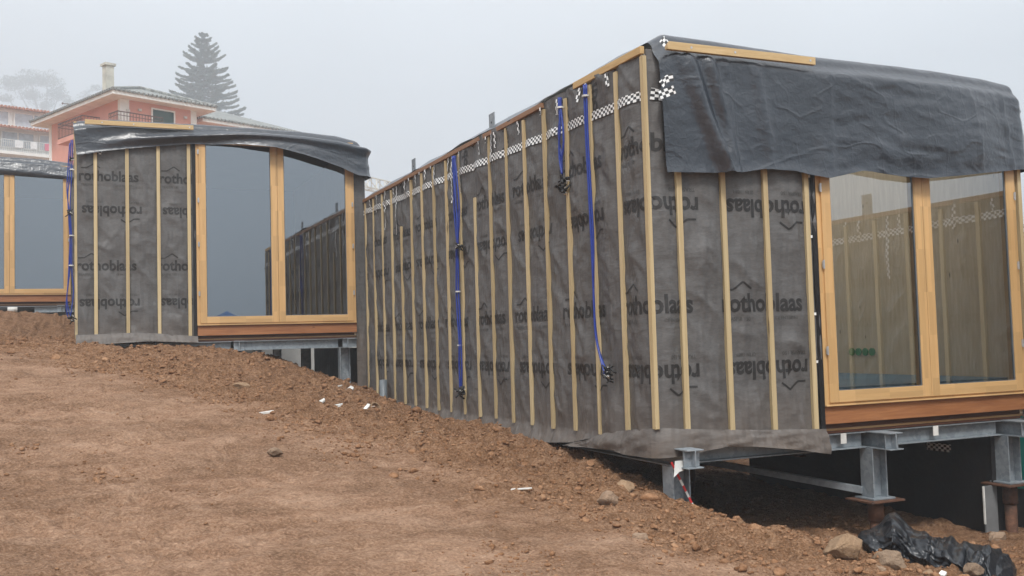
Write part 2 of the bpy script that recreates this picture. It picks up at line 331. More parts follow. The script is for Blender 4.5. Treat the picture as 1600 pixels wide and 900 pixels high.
def soil_mat(name, k=1.0):
    m, t, b = mat(name); v = coords(t, rnd=False)
    at = N(t, 'ShaderNodeAttribute'); at.attribute_name = 'rough'
    f = noise(t, v, .7, 6, .6); g = noise(t, v, 6, 6, .65); h = noise(t, v, 45, 5, .7)  # g and h also darken hollows in the colour, standing in for relief shading
    packed = ramp(t, f, [(.38, (.30, .166, .102)), (.5, (.41, .240, .156)), (.64, (.50, .315, .215))])
    packed = mix(t, .5, packed, ramp(t, g, [(.40, (.19, .095, .052)), (.5, (.37, .203, .124)), (.61, (.53, .335, .225))]))
    streak = noise(t, coords(t, (1, 1.9, 1), rnd=False, rot=(0, 0, -.45)), 1.7, 7, .72, 0)
    packed = mix(t, .32, packed, ramp(t, streak, [(.40, (.19, .11, .066)), (.5, (.33, .208, .132)), (.60, (.47, .33, .235))]))
    loose = ramp(t, f, [(.36, (.19, .090, .042)), (.64, (.28, .145, .074))])
    loose = mix(t, .55, loose, ramp(t, g, [(.40, (.13, .060, .027)), (.5, (.25, .128, .064)), (.62, (.40, .235, .135))]))
    packed = mix(t, 1.0, packed, ramp(t, noise(t, coords(t, (1, 1.5, 1), rnd=False, rot=(0, 0, -.4)), .85, 5, .62), [(.40, (.70, .67, .64)), (.5, (1, 1, 1)), (.6, (1.18, 1.2, 1.22))]), 'MULTIPLY')
    # ragged transition, streaks of loose earth dragged over the track
    a = N(t, 'ShaderNodeMath', operation='ADD'); L(t, at.outputs['Fac'], a.inputs[0])
    mr = N(t, 'ShaderNodeMapRange'); mr.inputs['From Min'].default_value = .3; mr.inputs['From Max'].default_value = .7; mr.inputs['To Min'].default_value = -.45; mr.inputs['To Max'].default_value = .4
    L(t, noise(t, coords(t, (1, 2.2, 1), rnd=False, rot=(0, 0, .5)), 1.6, 5, .65), mr.inputs['Value']); L(t, mr.outputs[0], a.inputs[1]); a.use_clamp = True
    c = mix(t, a.outputs[0], packed, loose)
    c = mix(t, .35, c, ramp(t, h, [(.40, (.09, .046, .024)), (.5, (.30, .170, .095)), (.62, (.58, .39, .26))]), 'MIX')
    L(t, c, b.inputs['Base Color']); b.inputs['Roughness'].default_value = .95; b.inputs['Specular IOR Level'].default_value = .15
    n1 = bump(t, b, g, 1.0, .09)
    n1 = bump(t, b, noise(t, v, 16, 5, .7), 1.0, .05, n1)
    bump(t, b, h, 1.0, .018, n1); return m
M['soil'] = soil_mat('red_brown_soil')
def clod_mat():
    m, t, b = mat('soil_clods'); v = coords(t, rnd=False)
    f = noise(t, v, 4, 3); g = noise(t, v, 30, 4, .7)
    c = mix(t, .5, ramp(t, f, [(.38, (.16, .076, .036)), (.5, (.24, .122, .062)), (.64, (.38, .225, .130))]), ramp(t, g, [(.4, (.13, .062, .030)), (.6, (.34, .195, .112))]))
    L(t, c, b.inputs['Base Color']); b.inputs['Roughness'].default_value = .95; b.inputs['Specular IOR Level'].default_value = .15; bump(t, b, g, .7, .012); return m
M['clod'] = clod_mat()
def rock_mat(name, a, b_):
    m, t, b = mat(name); v = coords(t); f = noise(t, v, 5, 6, .65); g = noise(t, v, 22, 5, .7)
    L(t, mix(t, .5, ramp(t, f, [(.3, a), (.7, b_)]), ramp(t, g, [(.3, a), (.7, b_)])), b.inputs['Base Color']); b.inputs['Roughness'].default_value = .9; bump(t, b, g, 1.0, .04); return m
M['rock_tan'] = rock_mat('tan_rock', (.24, .145, .08), (.42, .28, .17))
M['rock_grey'] = rock_mat('grey_rock', (.18, .12, .08), (.34, .24, .16))
M['rock_pale'] = rock_mat('pale_rock', (.26, .17, .11), (.44, .31, .215))

# ------------------------------------------------------------ helpers
def mesh_obj(name, verts, faces, m, parent=None, smooth=False, loc=None):
    me = bpy.data.meshes.new(name); me.from_pydata([tuple(v) for v in verts], [], faces)
    me.update()
    if smooth: me.polygons.foreach_set('use_smooth', [True] * len(me.polygons))
    if m: me.materials.append(m)
    o = bpy.data.objects.new(name, me); COL.objects.link(o)
    if parent: o.parent = parent
    if loc: o.location = loc
    return o
def tag(o, label=None, cat=None, group=None, kind=None):
    for k, v in (('label', label), ('category', cat), ('group', group), ('kind', kind)):
        if v: o[k] = v
    return o
def empty(name, loc, rz=0, label=None, cat=None, group=None):
    o = bpy.data.objects.new(name, None); COL.objects.link(o); o.location = loc; o.rotation_euler = (0, 0, rz); o.empty_display_size = .2
    return tag(o, label, cat, group)
class MB:
    def __init__(s): s.v = []; s.f = []
    def add(s, vs, fs):
        n = len(s.v); s.v += [tuple(v) for v in vs]; s.f += [tuple(i + n for i in f) for f in fs]; return s
    def box(s, x0, x1, y0, y1, z0, z1):
        return s.add([(x0, y0, z0), (x1, y0, z0), (x1, y1, z0), (x0, y1, z0), (x0, y0, z1), (x1, y0, z1), (x1, y1, z1), (x0, y1, z1)],
                     [(0, 3, 2, 1), (4, 5, 6, 7), (0, 1, 5, 4), (1, 2, 6, 5), (2, 3, 7, 6), (3, 0, 4, 7)])
    def bar(s, p, q, w, h=None, up=(0, 0, 1)):
        p = Vector(p); q = Vector(q); h = h or w; d = (q - p).normalized(); u = Vector(up)
        if abs(d.dot(u)) > .98: u = Vector((0, 1, 0))
        a = d.cross(u).normalized() * (w / 2); b_ = a.cross(d).normalized() * (h / 2)
        vs = [c + i * a + j * b_ for c in (p, q) for i, j in ((-1, -1), (1, -1), (1, 1), (-1, 1))]
        return s.add(vs, [(0, 1, 2, 3), (7, 6, 5, 4), (0, 4, 5, 1), (1, 5, 6, 2), (2, 6, 7, 3), (3, 7, 4, 0)])
    def tube(s, pts, r, n=8, caps=True):
        pts = [Vector(p) for p in pts]; rs = r if hasattr(r, '__len__') else [r] * len(pts); n0 = len(s.v); prev = None
        for i, p in enumerate(pts):
            d = (pts[min(i + 1, len(pts) - 1)] - pts[max(i - 1, 0)]).normalized()
            u = prev if prev else (Vector((0, 0, 1)) if abs(d.z) < .9 else Vector((1, 0, 0)))
            a = (u - d * u.dot(d)).normalized(); prev = a; b_ = d.cross(a)
            s.v += [tuple(p + rs[i] * (cos(2 * pi * k / n) * a + sin(2 * pi * k / n) * b_)) for k in range(n)]
        for i in range(len(pts) - 1):
            for k in range(n):
                s.f.append((n0 + i * n + k, n0 + i * n + (k + 1) % n, n0 + (i + 1) * n + (k + 1) % n, n0 + (i + 1) * n + k))
        if caps:
            s.f.append(tuple(n0 + k for k in reversed(range(n)))); s.f.append(tuple(n0 + (len(pts) - 1) * n + k for k in range(n)))
        return s
    def build(s, name, m, parent=None, smooth=False, bev=0, loc=None):
        o = mesh_obj(name, s.v, s.f, m, parent, smooth, loc)
        if bev:
            md = o.modifiers.new('bevel', 'BEVEL'); md.width = bev; md.segments = 2; md.limit_method = 'ANGLE'
        return o
def grid_obj(name, P, m, parent=None, smooth=True, uv=None, cull=None):
    """P: array (nu, nv, 3)"""
    nu, nv, _ = P.shape; idx = np.arange(nu * nv).reshape(nu, nv)
    q = np.stack([idx[:-1, :-1], idx[1:, :-1], idx[1:, 1:], idx[:-1, 1:]], -1).reshape(-1, 4)
    if cull is not None: q = q[cull.reshape(-1)]
    me = bpy.data.meshes.new(name); me.vertices.add(nu * nv); me.vertices.foreach_set('co', P.reshape(-1))
    me.loops.add(q.size); me.loops.foreach_set('vertex_index', q.reshape(-1).astype(np.int32))
    me.polygons.add(len(q)); me.polygons.foreach_set('loop_start', np.arange(0, q.size, 4, dtype=np.int32)); me.polygons.foreach_set('loop_total', np.full(len(q), 4, np.int32))
    me.update(calc_edges=True)
    me.polygons.foreach_set('use_smooth', [smooth] * len(q))
    if uv is not None:
        l = me.uv_layers.new(name='UVMap'); l.data.foreach_set('uv', uv.reshape(-1, 2)[q.reshape(-1)].reshape(-1))
    if m: me.materials.append(m)
    me.validate(); o = bpy.data.objects.new(name, me); COL.objects.link(o)
    if parent: o.parent = parent
    return o
def ring(name, parent, xa, xb, za, zb, wv, wh, ya, yb, one=None):
    """rectangular frame as one connected mesh, upright members running full height"""
    X = [xa, xa + wv, xb - wv, xb]; Z = [za, za + wh, zb - wh, zb]; bm = bmesh.new()
    V = {(i, j, k): bm.verts.new((X[i], (ya, yb)[k], Z[j])) for i in range(4) for j in range(4) for k in range(2)}
    def fc(q, m): f = bm.faces.new([V[c] for c in q]); f.material_index = m
    for i in range(3):
        for j in range(3):
            if i == 1 and j == 1: continue
            m = 1 if i == 1 else 0
            fc([(i, j, 0), (i + 1, j, 0), (i + 1, j + 1, 0), (i, j + 1, 0)], m); fc([(i, j, 1), (i, j + 1, 1), (i + 1, j + 1, 1), (i + 1, j, 1)], m)
            for (di, dj, q) in ((-1, 0, [(i, j, 0), (i, j + 1, 0), (i, j + 1, 1), (i, j, 1)]), (1, 0, [(i + 1, j, 0), (i + 1, j, 1), (i + 1, j + 1, 1), (i + 1, j + 1, 0)]),
                                (0, -1, [(i, j, 0), (i, j, 1), (i + 1, j, 1), (i + 1, j, 0)]), (0, 1, [(i, j + 1, 0), (i + 1, j + 1, 0), (i + 1, j + 1, 1), (i, j + 1, 1)])):
                a, b = i + di, j + dj
                if not (0 <= a < 3 and 0 <= b < 3) or (a == 1 and b == 1): fc(q, m)
    me = bpy.data.meshes.new(name); bm.to_mesh(me); bm.free(); o = bpy.data.objects.new(name, me); COL.objects.link(o); o.parent = parent
    for k in ([one, one] if one else ['frame_v', 'frame_h']): me.materials.append(M[k])
    md = o.modifiers.new('bevel', 'BEVEL'); md.width = .003; md.segments = 2; md.limit_method = 'ANGLE'
    return o
def gz(x, y): return float(ground_z(np.array([x]), np.array([y]))[0])

# ------------------------------------------------------------ ground
def axis(lo, hi, fine, far, n):
    a = list(np.arange(lo, hi, fine)); s = fine; x = hi
    R_ = []
    for k in range(n):
        R_.append(x); s *= far; x += s
    s = fine; x = lo; Lft = []
    for k in range(n):
        s *= far; x -= s; Lft.append(x)
    return np.array(Lft[::-1] + a + R_)
gx = axis(-3.6, 8.6, .022, 1.085, 104); gy = axis(4.0, 17.2, .025, 1.085, 104)
GX, GY = np.meshgrid(gx, gy, indexing='ij')
GZ = ground_z(GX, GY)
ground = grid_obj('ground', np.stack([GX, GY, GZ], -1), M['soil'])
tag(ground, 'sloping reddish brown earth of the building site', kind='structure')
rg, pt_ = masks(GX, GY)
at_ = ground.data.attributes.new('rough', 'FLOAT', 'POINT'); at_.data.foreach_set('value', np.clip(rg, 0, 1).reshape(-1).astype(np.float32))
ground['category'] = 'ground'

def ico(sub):
    bm = bmesh.new(); bmesh.ops.create_icosphere(bm, subdivisions=sub, radius=1)
    v = np.array([x.co[:] for x in bm.verts]); f = np.array([[y.index for y in x.verts] for x in bm.faces]); bm.free(); return v, f
def rubble(name, n, rmin, rmax, seed, sub, region, label, pexp=2.2, want=1.0, mt='clod'):
    rs = np.random.RandomState(seed); bv, bf = ico(sub); V = []; F = []; off = 0
    x = rs.uniform(region[0], region[1], n * 6); y = rs.uniform(region[2], region[3], n * 6)
    rg, pt_ = masks(x, y); cl = fbm(x * 1.7, y * 1.7, 12, 3)
    w = (rg * (.45 + 1.6 * sstep(.42, .62, cl)) + want * (.02 + .9 * sstep(.60, .74, fbm(x * .9 + 9, y * .9, 19, 4, .6)))) * (1 - .5 * pt_)
    # clods gather at the toe of the bank
    w = w * (np.hypot(x, y) > 3.8)
    ok = rs.rand(n * 6) < w; x = x[ok][:n]; y = y[ok][:n]; z = ground_z(x, y)
    for i in range(len(x)):
        r = rmin * (1 - rs.rand() * (1 - (rmin / rmax) ** pexp)) ** (-1 / pexp)
        v = bv.copy()
        if sub > 1:
            for _ in range(7):
                n_ = rs.normal(size=3); n_ /= np.linalg.norm(n_); s_ = v @ n_; v = v - np.outer(np.clip(s_ - rs.uniform(.35, .85), 0, None), n_)
        v = v * (1 + (.5 if sub < 2 else .28) * (rs.rand(len(bv), 1) - .5)) * np.array([r * rs.uniform(.8, 1.35), r * rs.uniform(.75, 1.1), r * rs.uniform(.5, .85)])
        a = rs.rand() * 6.28; c, s = cos(a), sin(a)
        tlt = rs.uniform(-.4, .4); v = v @ np.array([[1, 0, 0], [0, cos(tlt), -sin(tlt)], [0, sin(tlt), cos(tlt)]])
        v = v @ np.array([[c, s, 0], [-s, c, 0], [0, 0, 1]])
        V.append(v + [x[i], y[i], z[i] + r * .22]); F.append(bf + off); off += len(bv)
    V = np.concatenate(V); F = np.concatenate(F)
    me = bpy.data.meshes.new(name); me.vertices.add(len(V)); me.vertices.foreach_set('co', V.reshape(-1))
    me.loops.add(F.size); me.loops.foreach_set('vertex_index', F.reshape(-1).astype(np.int32)); me.polygons.add(len(F))
    me.polygons.foreach_set('loop_start', np.arange(0, F.size, 3, dtype=np.int32)); me.polygons.foreach_set('loop_total', np.full(len(F), 3, np.int32)); me.update(calc_edges=True)
    me.materials.append(M[mt]); o = bpy.data.objects.new(name, me); COL.objects.link(o); return tag(o, label, 'rubble', kind='stuff')
rubble('soil_crumbs', 34000, .005, .024, 3, 1, (-4, 7.5, 4.2, 17.5), 'loose crumbs of red brown earth strewn over the bank', 1.6, .8)
rubble('earth_clods', 2600, .018, .075, 4, 2, (-4, 7.5, 4.4, 17.5), 'broken lumps of reddish earth heaped along the bank', 2.4, .06)

# ------------------------------------------------------------ modular cabins
SP, FS = .5, .4525                       # batten spacing on the long side and on the front
SL, FL = 9.09, 1.70                      # length of the long side, width of the clad part of the front
H = 3.33
def wr(s, z, seed=0):                    # height of the wrinkles in the film, outwards
    s = np.asarray(s, float); z = np.asarray(z, float)
    k = np.where(s < 0, -s / SP, (s - .251) / FS); pin = np.abs(np.sin(np.pi * k)) ** .7
    a = fbm(s * 1.3 + z * .8, z * 1.1 - s * .5, 20 + seed, 4, .55) - .35
    d = np.abs(fbm((s + z * .9) * 2.2, (z - s * .9) * .9, 26 + seed, 3) - .5) * 2
    h = .004 + pin * (.068 * np.clip(a, 0, 1) + .036 * (1 - d) ** 2.5 + .010 * (1 - np.abs(fbm((s - z * .8) * 2.6, (z + s * .8) * 1.2, 33 + seed, 2) - .5) * 2) ** 3) * sstep(-.0, .12, np.abs(s))
    return h
def bottom(s):                           # lower edge of the film
    return np.interp(s, [-9.2, -3, -2.1, -1.5, -1.0, -.3, 0, .6, 1.7], [-.14, -.16, -.17, -.12, -.03, -.02, -.02, -.01, -.02])
def unroll(s, z, off, seed=0, slack=True):      # unrolled film coordinates -> local position
    s = np.asarray(s, float); z = np.asarray(z, float); o = wr(s, z, seed) + off
    if slack: o = o + np.where(z < 0, .55 * np.clip(-z, 0, 1) ** 1.15 * (.7 + .6 * fbm(s * 1.2, z * 0, 31 + seed, 2)), 0)
    x = np.where(s < 0, -o, s); y = np.where(s < 0, -s, -o)
    x = np.where((s >= 0) & (s < .02), np.minimum(x, s - o * (1 - s / .02)), x)
    return np.stack([x, y, z + 0 * x], -1)
_txt = {}
def text_mesh(body, width, height, bold):
    key = (body, width)
    if key in _txt: return _txt[key]
    c = bpy.data.curves.new('lettering', 'FONT'); c.body = body; c.size = 1; c.offset = bold; c.resolution_u = 3
    o = bpy.data.objects.new('lettering', c); COL.objects.link(o); bpy.context.view_layer.update()
    me = bpy.data.meshes.new_from_object(o.evaluated_get(bpy.context.evaluated_depsgraph_get()))
    COL.objects.unlink(o); bpy.data.objects.remove(o); bpy.data.curves.remove(c)
    bm = bmesh.new(); bm.from_mesh(me); bpy.data.meshes.remove(me)
    xs = [v.co.x for v in bm.verts]; ys = [v.co.y for v in bm.verts]
    kx = width / (max(xs) - min(xs)); ky = height / (max(ys) - min(ys)); x0 = min(xs); y0 = min(ys)
    for v in bm.verts: v.co = ((v.co.x - x0) * kx, (v.co.y - y0) * ky, 0)
    bmesh.ops.triangulate(bm, faces=bm.faces)
    st = .022
    for i in range(1, int(width / st) + 1):
        bmesh.ops.bisect_plane(bm, geom=bm.verts[:] + bm.edges[:] + bm.faces[:], plane_co=(i * st, 0, 0), plane_no=(1, 0, 0))
    for i in range(1, int(height / st) + 1):
        bmesh.ops.bisect_plane(bm, geom=bm.verts[:] + bm.edges[:] + bm.faces[:], plane_co=(0, i * st, 0), plane_no=(0, 1, 0))
    bm.verts.ensure_lookup_table(); bm.verts.index_update()
    V = np.array([v.co[:2] for v in bm.verts]); Fc = [tuple(v.index for v in f.verts) for f in bm.faces]; bm.free()
    _txt[key] = (V, Fc); return _txt[key]
def roofmark():                          # the little roof line over the word
    pts = [(.03, .232), (.11, .232), (.215, .300), (.30, .238)]; V = []; Fc = []
    for (ax, ay), (bx, by) in zip(pts[:-1], pts[1:]):
        n = 4; d = Vector((bx - ax, by - ay)).normalized(); nx, ny = -d.y * .0085, d.x * .0085
        for i in range(n):
            p = (ax + (bx - ax) * i / n, ay + (by - ay) * i / n); q = (ax + (bx - ax) * (i + 1) / n, ay + (by - ay) * (i + 1) / n)
            k = len(V); V += [(p[0] - nx, p[1] - ny), (q[0] - nx, q[1] - ny), (q[0] + nx, q[1] + ny), (p[0] + nx, p[1] + ny)]; Fc.append((k, k + 1, k + 2, k + 3))
    return np.array(V), Fc
def lettering(root, seed, parent, ph=.66):
    for kind, mt in (('bold', 'print'), ('small', 'print_thin')):
        V = []; Fc = []; n0 = 0
        def put(vf, s0, z0, ang=0, slo=-9.05, shi=1.66, zlo=-.02, zhi=3.25):
            nonlocal n0
            v, f = vf; v = v.copy()
            if ang == 180: v = np.stack([.85 - v[:, 0], .165 - v[:, 1]], -1)
            elif ang == 90: v = np.stack([-v[:, 1], v[:, 0]], -1)
            s = v[:, 0] + s0; z = v[:, 1] + z0
            keep = (s > slo) & (s < shi) & (z > zlo) & (z < zhi)
            f = [q for q in f if all(keep[i] for i in q)]
            if not f: return
            V.append(unroll(s, z, .0035, seed)); Fc.extend([tuple(i + n0 for i in q) for q in f]); n0 += len(v)
        tb = text_mesh('rothoblaas', .85, .165, .028); ts = text_mesh('TRASPIR 150', .25, .034, .006); te = text_mesh('CE EN 13859-1', .22, .028, .004)
        for row, (z0, ang) in enumerate([(.48, 180), (1.07, 0), (1.90, 180), (2.44, 0)]):
            for k in range(-9, 3):
                s0 = ph + 1.155 * k + (.06 if ang else 0) + (.02 * (row - 1))
                def rel(vf, dx, dz):
                    v, f = vf; return (v + np.array([dx, dz]), f)
                if kind == 'bold':
                    put(tb, s0, z0, ang, zhi=2.84)
                    put(roofmark(), s0, z0 - (.035 if ang == 0 else -.035), ang, zhi=2.84)
                else:
                    put(rel(ts, .03, -.075), s0, z0, ang); put(rel(te, .56, -.07), s0, z0, ang)
        if kind == 'bold':               # offcut strip above the tape, printed upright
            for s0 in (-8.3, -6.9, -5.45, -4.15, -2.9, -1.42, -.82): put(tb, s0, 2.98 - .3 * ((s0 * 7) % 1), 90, zlo=2.97, zhi=3.26)
        mesh_obj('printed_lettering', np.concatenate(V), Fc, M[mt], parent)
def ribbon(name, pts, w, parent, seed, off=.011, du=.05):
    """tape strip following pts (s, z) on the film"""
    rows = []; uvs = []; acc = 0
    for (a, b_) in zip(pts[:-1], pts[1:]):
        d = np.array(b_) - np.array(a); Ln = np.hypot(*d); d = d / Ln; nrm = np.array([-d[1], d[0]]); n = max(1, int(Ln / du))
        for i in range(n + (b_ == pts[-1])):
            p = np.array(a) + d * Ln * i / n
            rows.append([p + nrm * w * t for t in (-.5, -.17, .17, .5)]); uvs.append([(acc + Ln * i / n, w * t + w / 2) for t in (-.5, -.17, .17, .5)])
        acc += Ln
    R_ = np.array(rows); P = unroll(R_[..., 0], R_[..., 1], off, seed, False)
    return grid_obj(name, P, M['tape'], parent, True, np.array(uvs))
def make_cabin(loc, seed, label, side=True, detail=True, short=(), skirt=True, first_side=0, ph=.66, right_edge=4.39, right_batten=True, light_gap=False, swing=0, film_low=-.04):
    root = empty('modular_cabin', loc, 0, label, 'cabin', 'timber cabins stepping down the slope')
    HW = 3.20
    # timber walls
    w = MB(); w.box(.02, .14, .14, SL, .0, HW - .03); w.box(.02, FL - .02, .02, .14, .0, HW - .03); w.box(4.24, 4.37, .02, SL, .0, HW - .03)
    w.box(.14, 4.24, SL - .12, SL, 0, HW - .03)
    wl_ = w.build('timber_wall', M['clt'], root)
    MB().box(.02, 4.37, .02, SL, -.02, -.001).build('floor_panel', M['clt_x'], root)
    MB().box(.142, 4.238, .142, SL - .13, .0, .36).build('floor', M['blue_floor'], root)
    pw = MB().box(.141, 4.239, 4.9, 5.0, .361, HW - .04).build('partition_wall', M['inner_lining'], root)
    rd = MB()
    if light_gap: rd.box(.0, .9, .0, SL, HW - .029, HW); rd.box(4.0, 4.39, .0, SL, HW - .029, HW); rd.box(.901, 3.999, 0, .5, HW - .029, HW); rd.box(.901, 3.999, 4.6, SL, HW - .029, HW)  # opening added in the deck to let daylight brighten the room
    else: rd.box(.0, 4.39, .0, SL, HW - .029, HW)
    rd.build('roof_deck', M['clt_x'], root)
    MB().box(4.272, right_edge, -.012, .018, film_low, 3.14).build('membrane', M['membrane'], root)
    # film on the right flank and back
    q = MB(); q.box(4.371, 4.386, .02, SL, -.04, HW); q.build('membrane', M['membrane'], root)
    # film on the long side and the clad part of the front
    ss = np.concatenate([np.arange(-SL, -.0001, .022), [0, .001, .01, .02], np.arange(.04, FL, .02), [FL]])
    if not side: ss = ss[ss >= -SL]
    t = np.linspace(0, 1, 165); S, T = np.meshgrid(ss, t, indexing='ij'); B = bottom(S); Z = B + (H - .01 - B) * T
    mem = grid_obj('membrane', unroll(S, Z, 0, seed), M['membrane'], root)
    lettering(root, seed, mem, ph)
    # corner skirt of loose film hanging in front of the batten ends
    if skirt:
        ss = np.linspace(-1.6, FL + .01, 70); tt = np.linspace(0, 1, 9); S, T = np.meshgrid(ss, tt, indexing='ij')
        top = np.interp(S, [-1.6, -1.2, -.8, -.3, 0, .35, 1.0, 1.7], [-.145, -.06, .03, .09, .12, .09, .045, .01]); bot = np.interp(S, [-1.6, -1.2, -.7, -.3, 0, .3, .6, .9, 1.3, 1.72], [-.155, -.14, -.12, -.135, -.13, -.105, -.07, -.09, -.14, -.215])
        Z = top + (bot - top) * T
        off = .048 + .05 * T * (1 + 1.6 * (fbm(S * 3, T, 40 + seed, 2) - .5)) + .02 * (np.abs(fbm(S * 4 + T * 2, T * 2 - S, 44, 2) - .5) * 4 - .6) + .03 * np.sin(T * 3.1) * fbm(S * 2.2, T * 2, 41, 2)
        x = np.where(S < 0, -off, S); y = np.where(S < 0, -S, -off)
        # rounded corner
        r = np.abs(S) < .12; ang = (S + .12) / .24 * pi / 2
        x = np.where(r, .12 - (.12 + off) * np.cos(ang), x); y = np.where(r, .12 - (.12 + off) * np.sin(ang), y)
        grid_obj('membrane_skirt', np.stack([x, y, Z], -1), M['membrane'], root)
    # battens
    rs = random.Random(seed)
    bm_ = MB().box(-.025, .025, -.019, .019, 0, 1)
    proto = None
    def batten(x, y, rot, z0, z1):
        nonlocal proto
        if proto is None: proto = bm_.build('batten', M['batten'], root)
        o = proto if proto.get('used') is None else proto.copy()
        if o is not proto: COL.objects.link(o); o.parent = root
        proto['used'] = 1
        o.location = (x, y, z0); o.scale = (1, 1, z1 - z0); o.rotation_euler = (rs.uniform(-.001, .001), rs.uniform(-.0012, .0012), rot + rs.uniform(-.02, .02))
        if 'used' in o: del o['used']
        proto['used'] = 1
    for k in range(4): batten(.251 + FS * k - (.0 if k == 3 else 0), -.024, 0, (.09, .06, .035, .0)[k] if skirt else 0, 3.1)
    if right_batten: batten(4.325, -.03, 0, 0, 3.1)
    for k in range(first_side, 19):
        zt = 3.27 - rs.uniform(0, .03)
        if k in short: zt = 2.62
        y = k * SP + (.018 if k == 0 else -.03)
        batten(-.024, y, pi / 2, bottom(-y) * .15 + rs.uniform(-.012, .012) if k > 1 else (.11, .055)[k], zt)
    if 'used' in proto: del proto['used']
    # capping strips along the roof edge
    MB().box(-.045, -.005, .02, 1.28, 3.285, 3.35).build('edge_strip', M['strip_light_y'], root, bev=.004)
    MB().box(-.05, -.008, 2.0, SL - .01, 3.27, 3.325).build('edge_strip', M['strip_red'], root, bev=.004)
    st = MB().box(.11, 1.68, -.16, -.12, 3.285, 3.355).build('edge_strip', M['strip_light'], root, bev=.004)
    for x in (.35, .80, 1.62): MB().tube([(x, -.1601, 3.32), (x, -.1625, 3.32)], .011, 8).build('screw_head', M['hinge'], st)
    # seam tape round the wall with the hanging pieces
    ribbon('seam_tape', [(-SL + .01, 3.10), (-6, 3.04), (-3, 2.985), (-.02, 2.93)], .084, root, seed)
    ribbon('seam_tape', [(.02, 2.935), (.35, 2.90)], .10, root, seed)
    ribbon('seam_tape', [(-.0 - .03, 3.28), (-.03, 2.86)], .055, root, seed, .013)
    if detail:
        for s_, z_, w_ in [(-.62, 3.14, .05), (-1.15, 3.14, .05), (-1.62, 3.12, .06), (-2.62, 3.12, .04), (-3.30, 2.98, .05), (-3.22, 3.08, .04), (-3.75, 3.10, .03), (-4.42, 2.74, .052),
                           (-4.72, 2.66, .052), (-4.85, 3.10, .05), (-5.38, 3.0, .05), (-5.75, 3.12, .04), (-6.2, 3.12, .04), (-6.72, 3.0, .045), (-7.18, 2.52, .05), (-7.35, 3.12, .04), (-7.72, 2.66, .05), (-8.2, 3.0, .045), (-8.66, 3.08, .04)]:
            sl = rs.uniform(-.05, .05); ribbon('seam_tape', [(s_, 3.27), (s_ + sl, z_)], w_, root, seed, .014)
        for s_, z_ in [(-1.0, 3.2), (-2.0, 3.2), (-5.5, 3.22), (-6.0, 3.22), (-6.5, 3.22), (-3.5, 3.2)]:
            ribbon('seam_tape', [(s_ + .01, 3.275), (s_ + .01, z_)], .05, root, seed, .048)
        for z_ in (.62, 1.05, 1.75, 2.3, 2.75):
            ribbon('seam_tape', [(1.635, z_), (1.66, z_)], .04, root, seed, .012)
    # steel hold-down plates standing on the roof edge
    for y in ((3.68, 6.72) if detail else (3.68, 6.72)):
        p = MB(); p.box(.10, .108, y - .085, y + .085, 3.2, 3.60)
        b_ = p.build('bracket_plate', M['steel'], root)
        MB().tube([(.097, y + .005, 3.49), (.099, y + .005, 3.49)], .014, 10).build('bolt_hole', M['black_rubber'], b_)
    # sill boards
    MB().box(FL + .02, 4.27, -.03, .02, .045, .205).build('sill_board', M['sill'], root, bev=.004)
    MB().box(FL - .02, 4.25, .025, .10, -.045, .04).build('sill_board', M['shaded_board'], root)
    MB().box(1.662, FL + .013, -.04, -.001, -.02, 3.15).build('dark_gap_strip', M['black_film'], root)  # shade of the gap beside the window frame, put in as a black strip
    # window: fixed outer frame, two casements
    x0, x1, z0, z1 = FL + .015, 4.262, .208, 3.24
    fo = ring('window_frame', root, x0, x1, z0, z1, .05, .047, -.045, .10)
    MB().box(x0, x1, -.066, -.0475, z0 - .002, z0 + .012).build('drip_rail', M['frame_h'], fo, bev=.003)
    xm = (x0 + x1) / 2 - .005
    for i, (a, b_) in enumerate(((x0 + .044, xm - .002), (xm + .002, x1 - .044))):
        co = ring('casement', root, a, b_, z0 + .03, z1 - .04, .105, .105, -.062, .02)
        ring('gasket', co, a + .106, b_ - .106, z0 + .136, z1 - .146, .008, .006, -.054, -.03, 'grey_pipe')
        cxp, wp_ = (a + b_) / 2, (b_ - a) / 2 - .1
        pane = MB().add([(-wp_, 0, z0 + .13), (wp_, 0, z0 + .13), (wp_, 0, z1 - .14), (-wp_, 0, z1 - .14)], [(0, 1, 2, 3)]).build('glass_pane', M['glass_clear' if light_gap else 'glass'], co, loc=(cxp, -.046, 0))
        pane.rotation_euler = (0, 0, swing)
        hx = x0 + .035 if i == 0 else x1 - .035
        for hz in (.5, 1.28, 1.98, 2.75):
            hg = MB().tube([(hx, -.068, z0 + hz - .04), (hx, -.068, z0 + hz + .04)], .009, 8); hg.box(hx - .013, hx + .013, -.066, -.060, z0 + hz - .03, z0 + hz + .03)
            hg.build('hinge', M['hinge'], co)
    if detail:
        for k in range(4): MB().tube([(4.239, 2.0 + .112 * k, .62), (4.222, 2.0 + .112 * k, .62)], .046, 14).build('socket_box', M['green_box'], wl_)
    return root
cabR = make_cabin((4.40, 7.08, -.888), 0, 'nearest cabin wrapped in grey printed film, its long battened side facing the track', short=(8, 14), light_gap=True, right_edge=4.38)
cabL = make_cabin((-.06, 16.19, .155), 1, 'middle cabin on the left with a big reflecting window and four battens', detail=False, skirt=False, ph=-.02, right_edge=4.46, right_batten=False, swing=.0065, film_low=-1.1)
cabLL = make_cabin((-4.51, 25.3, 1.146), 2, 'farthest cabin cut off by the left edge of the picture', detail=False, skirt=False, first_side=12, right_batten=False)
cabN = make_cabin((8.86, -2.05, -1.92), 3, 'neighbouring cabin seen only as a reflection in the right hand window', detail=True, skirt=False)

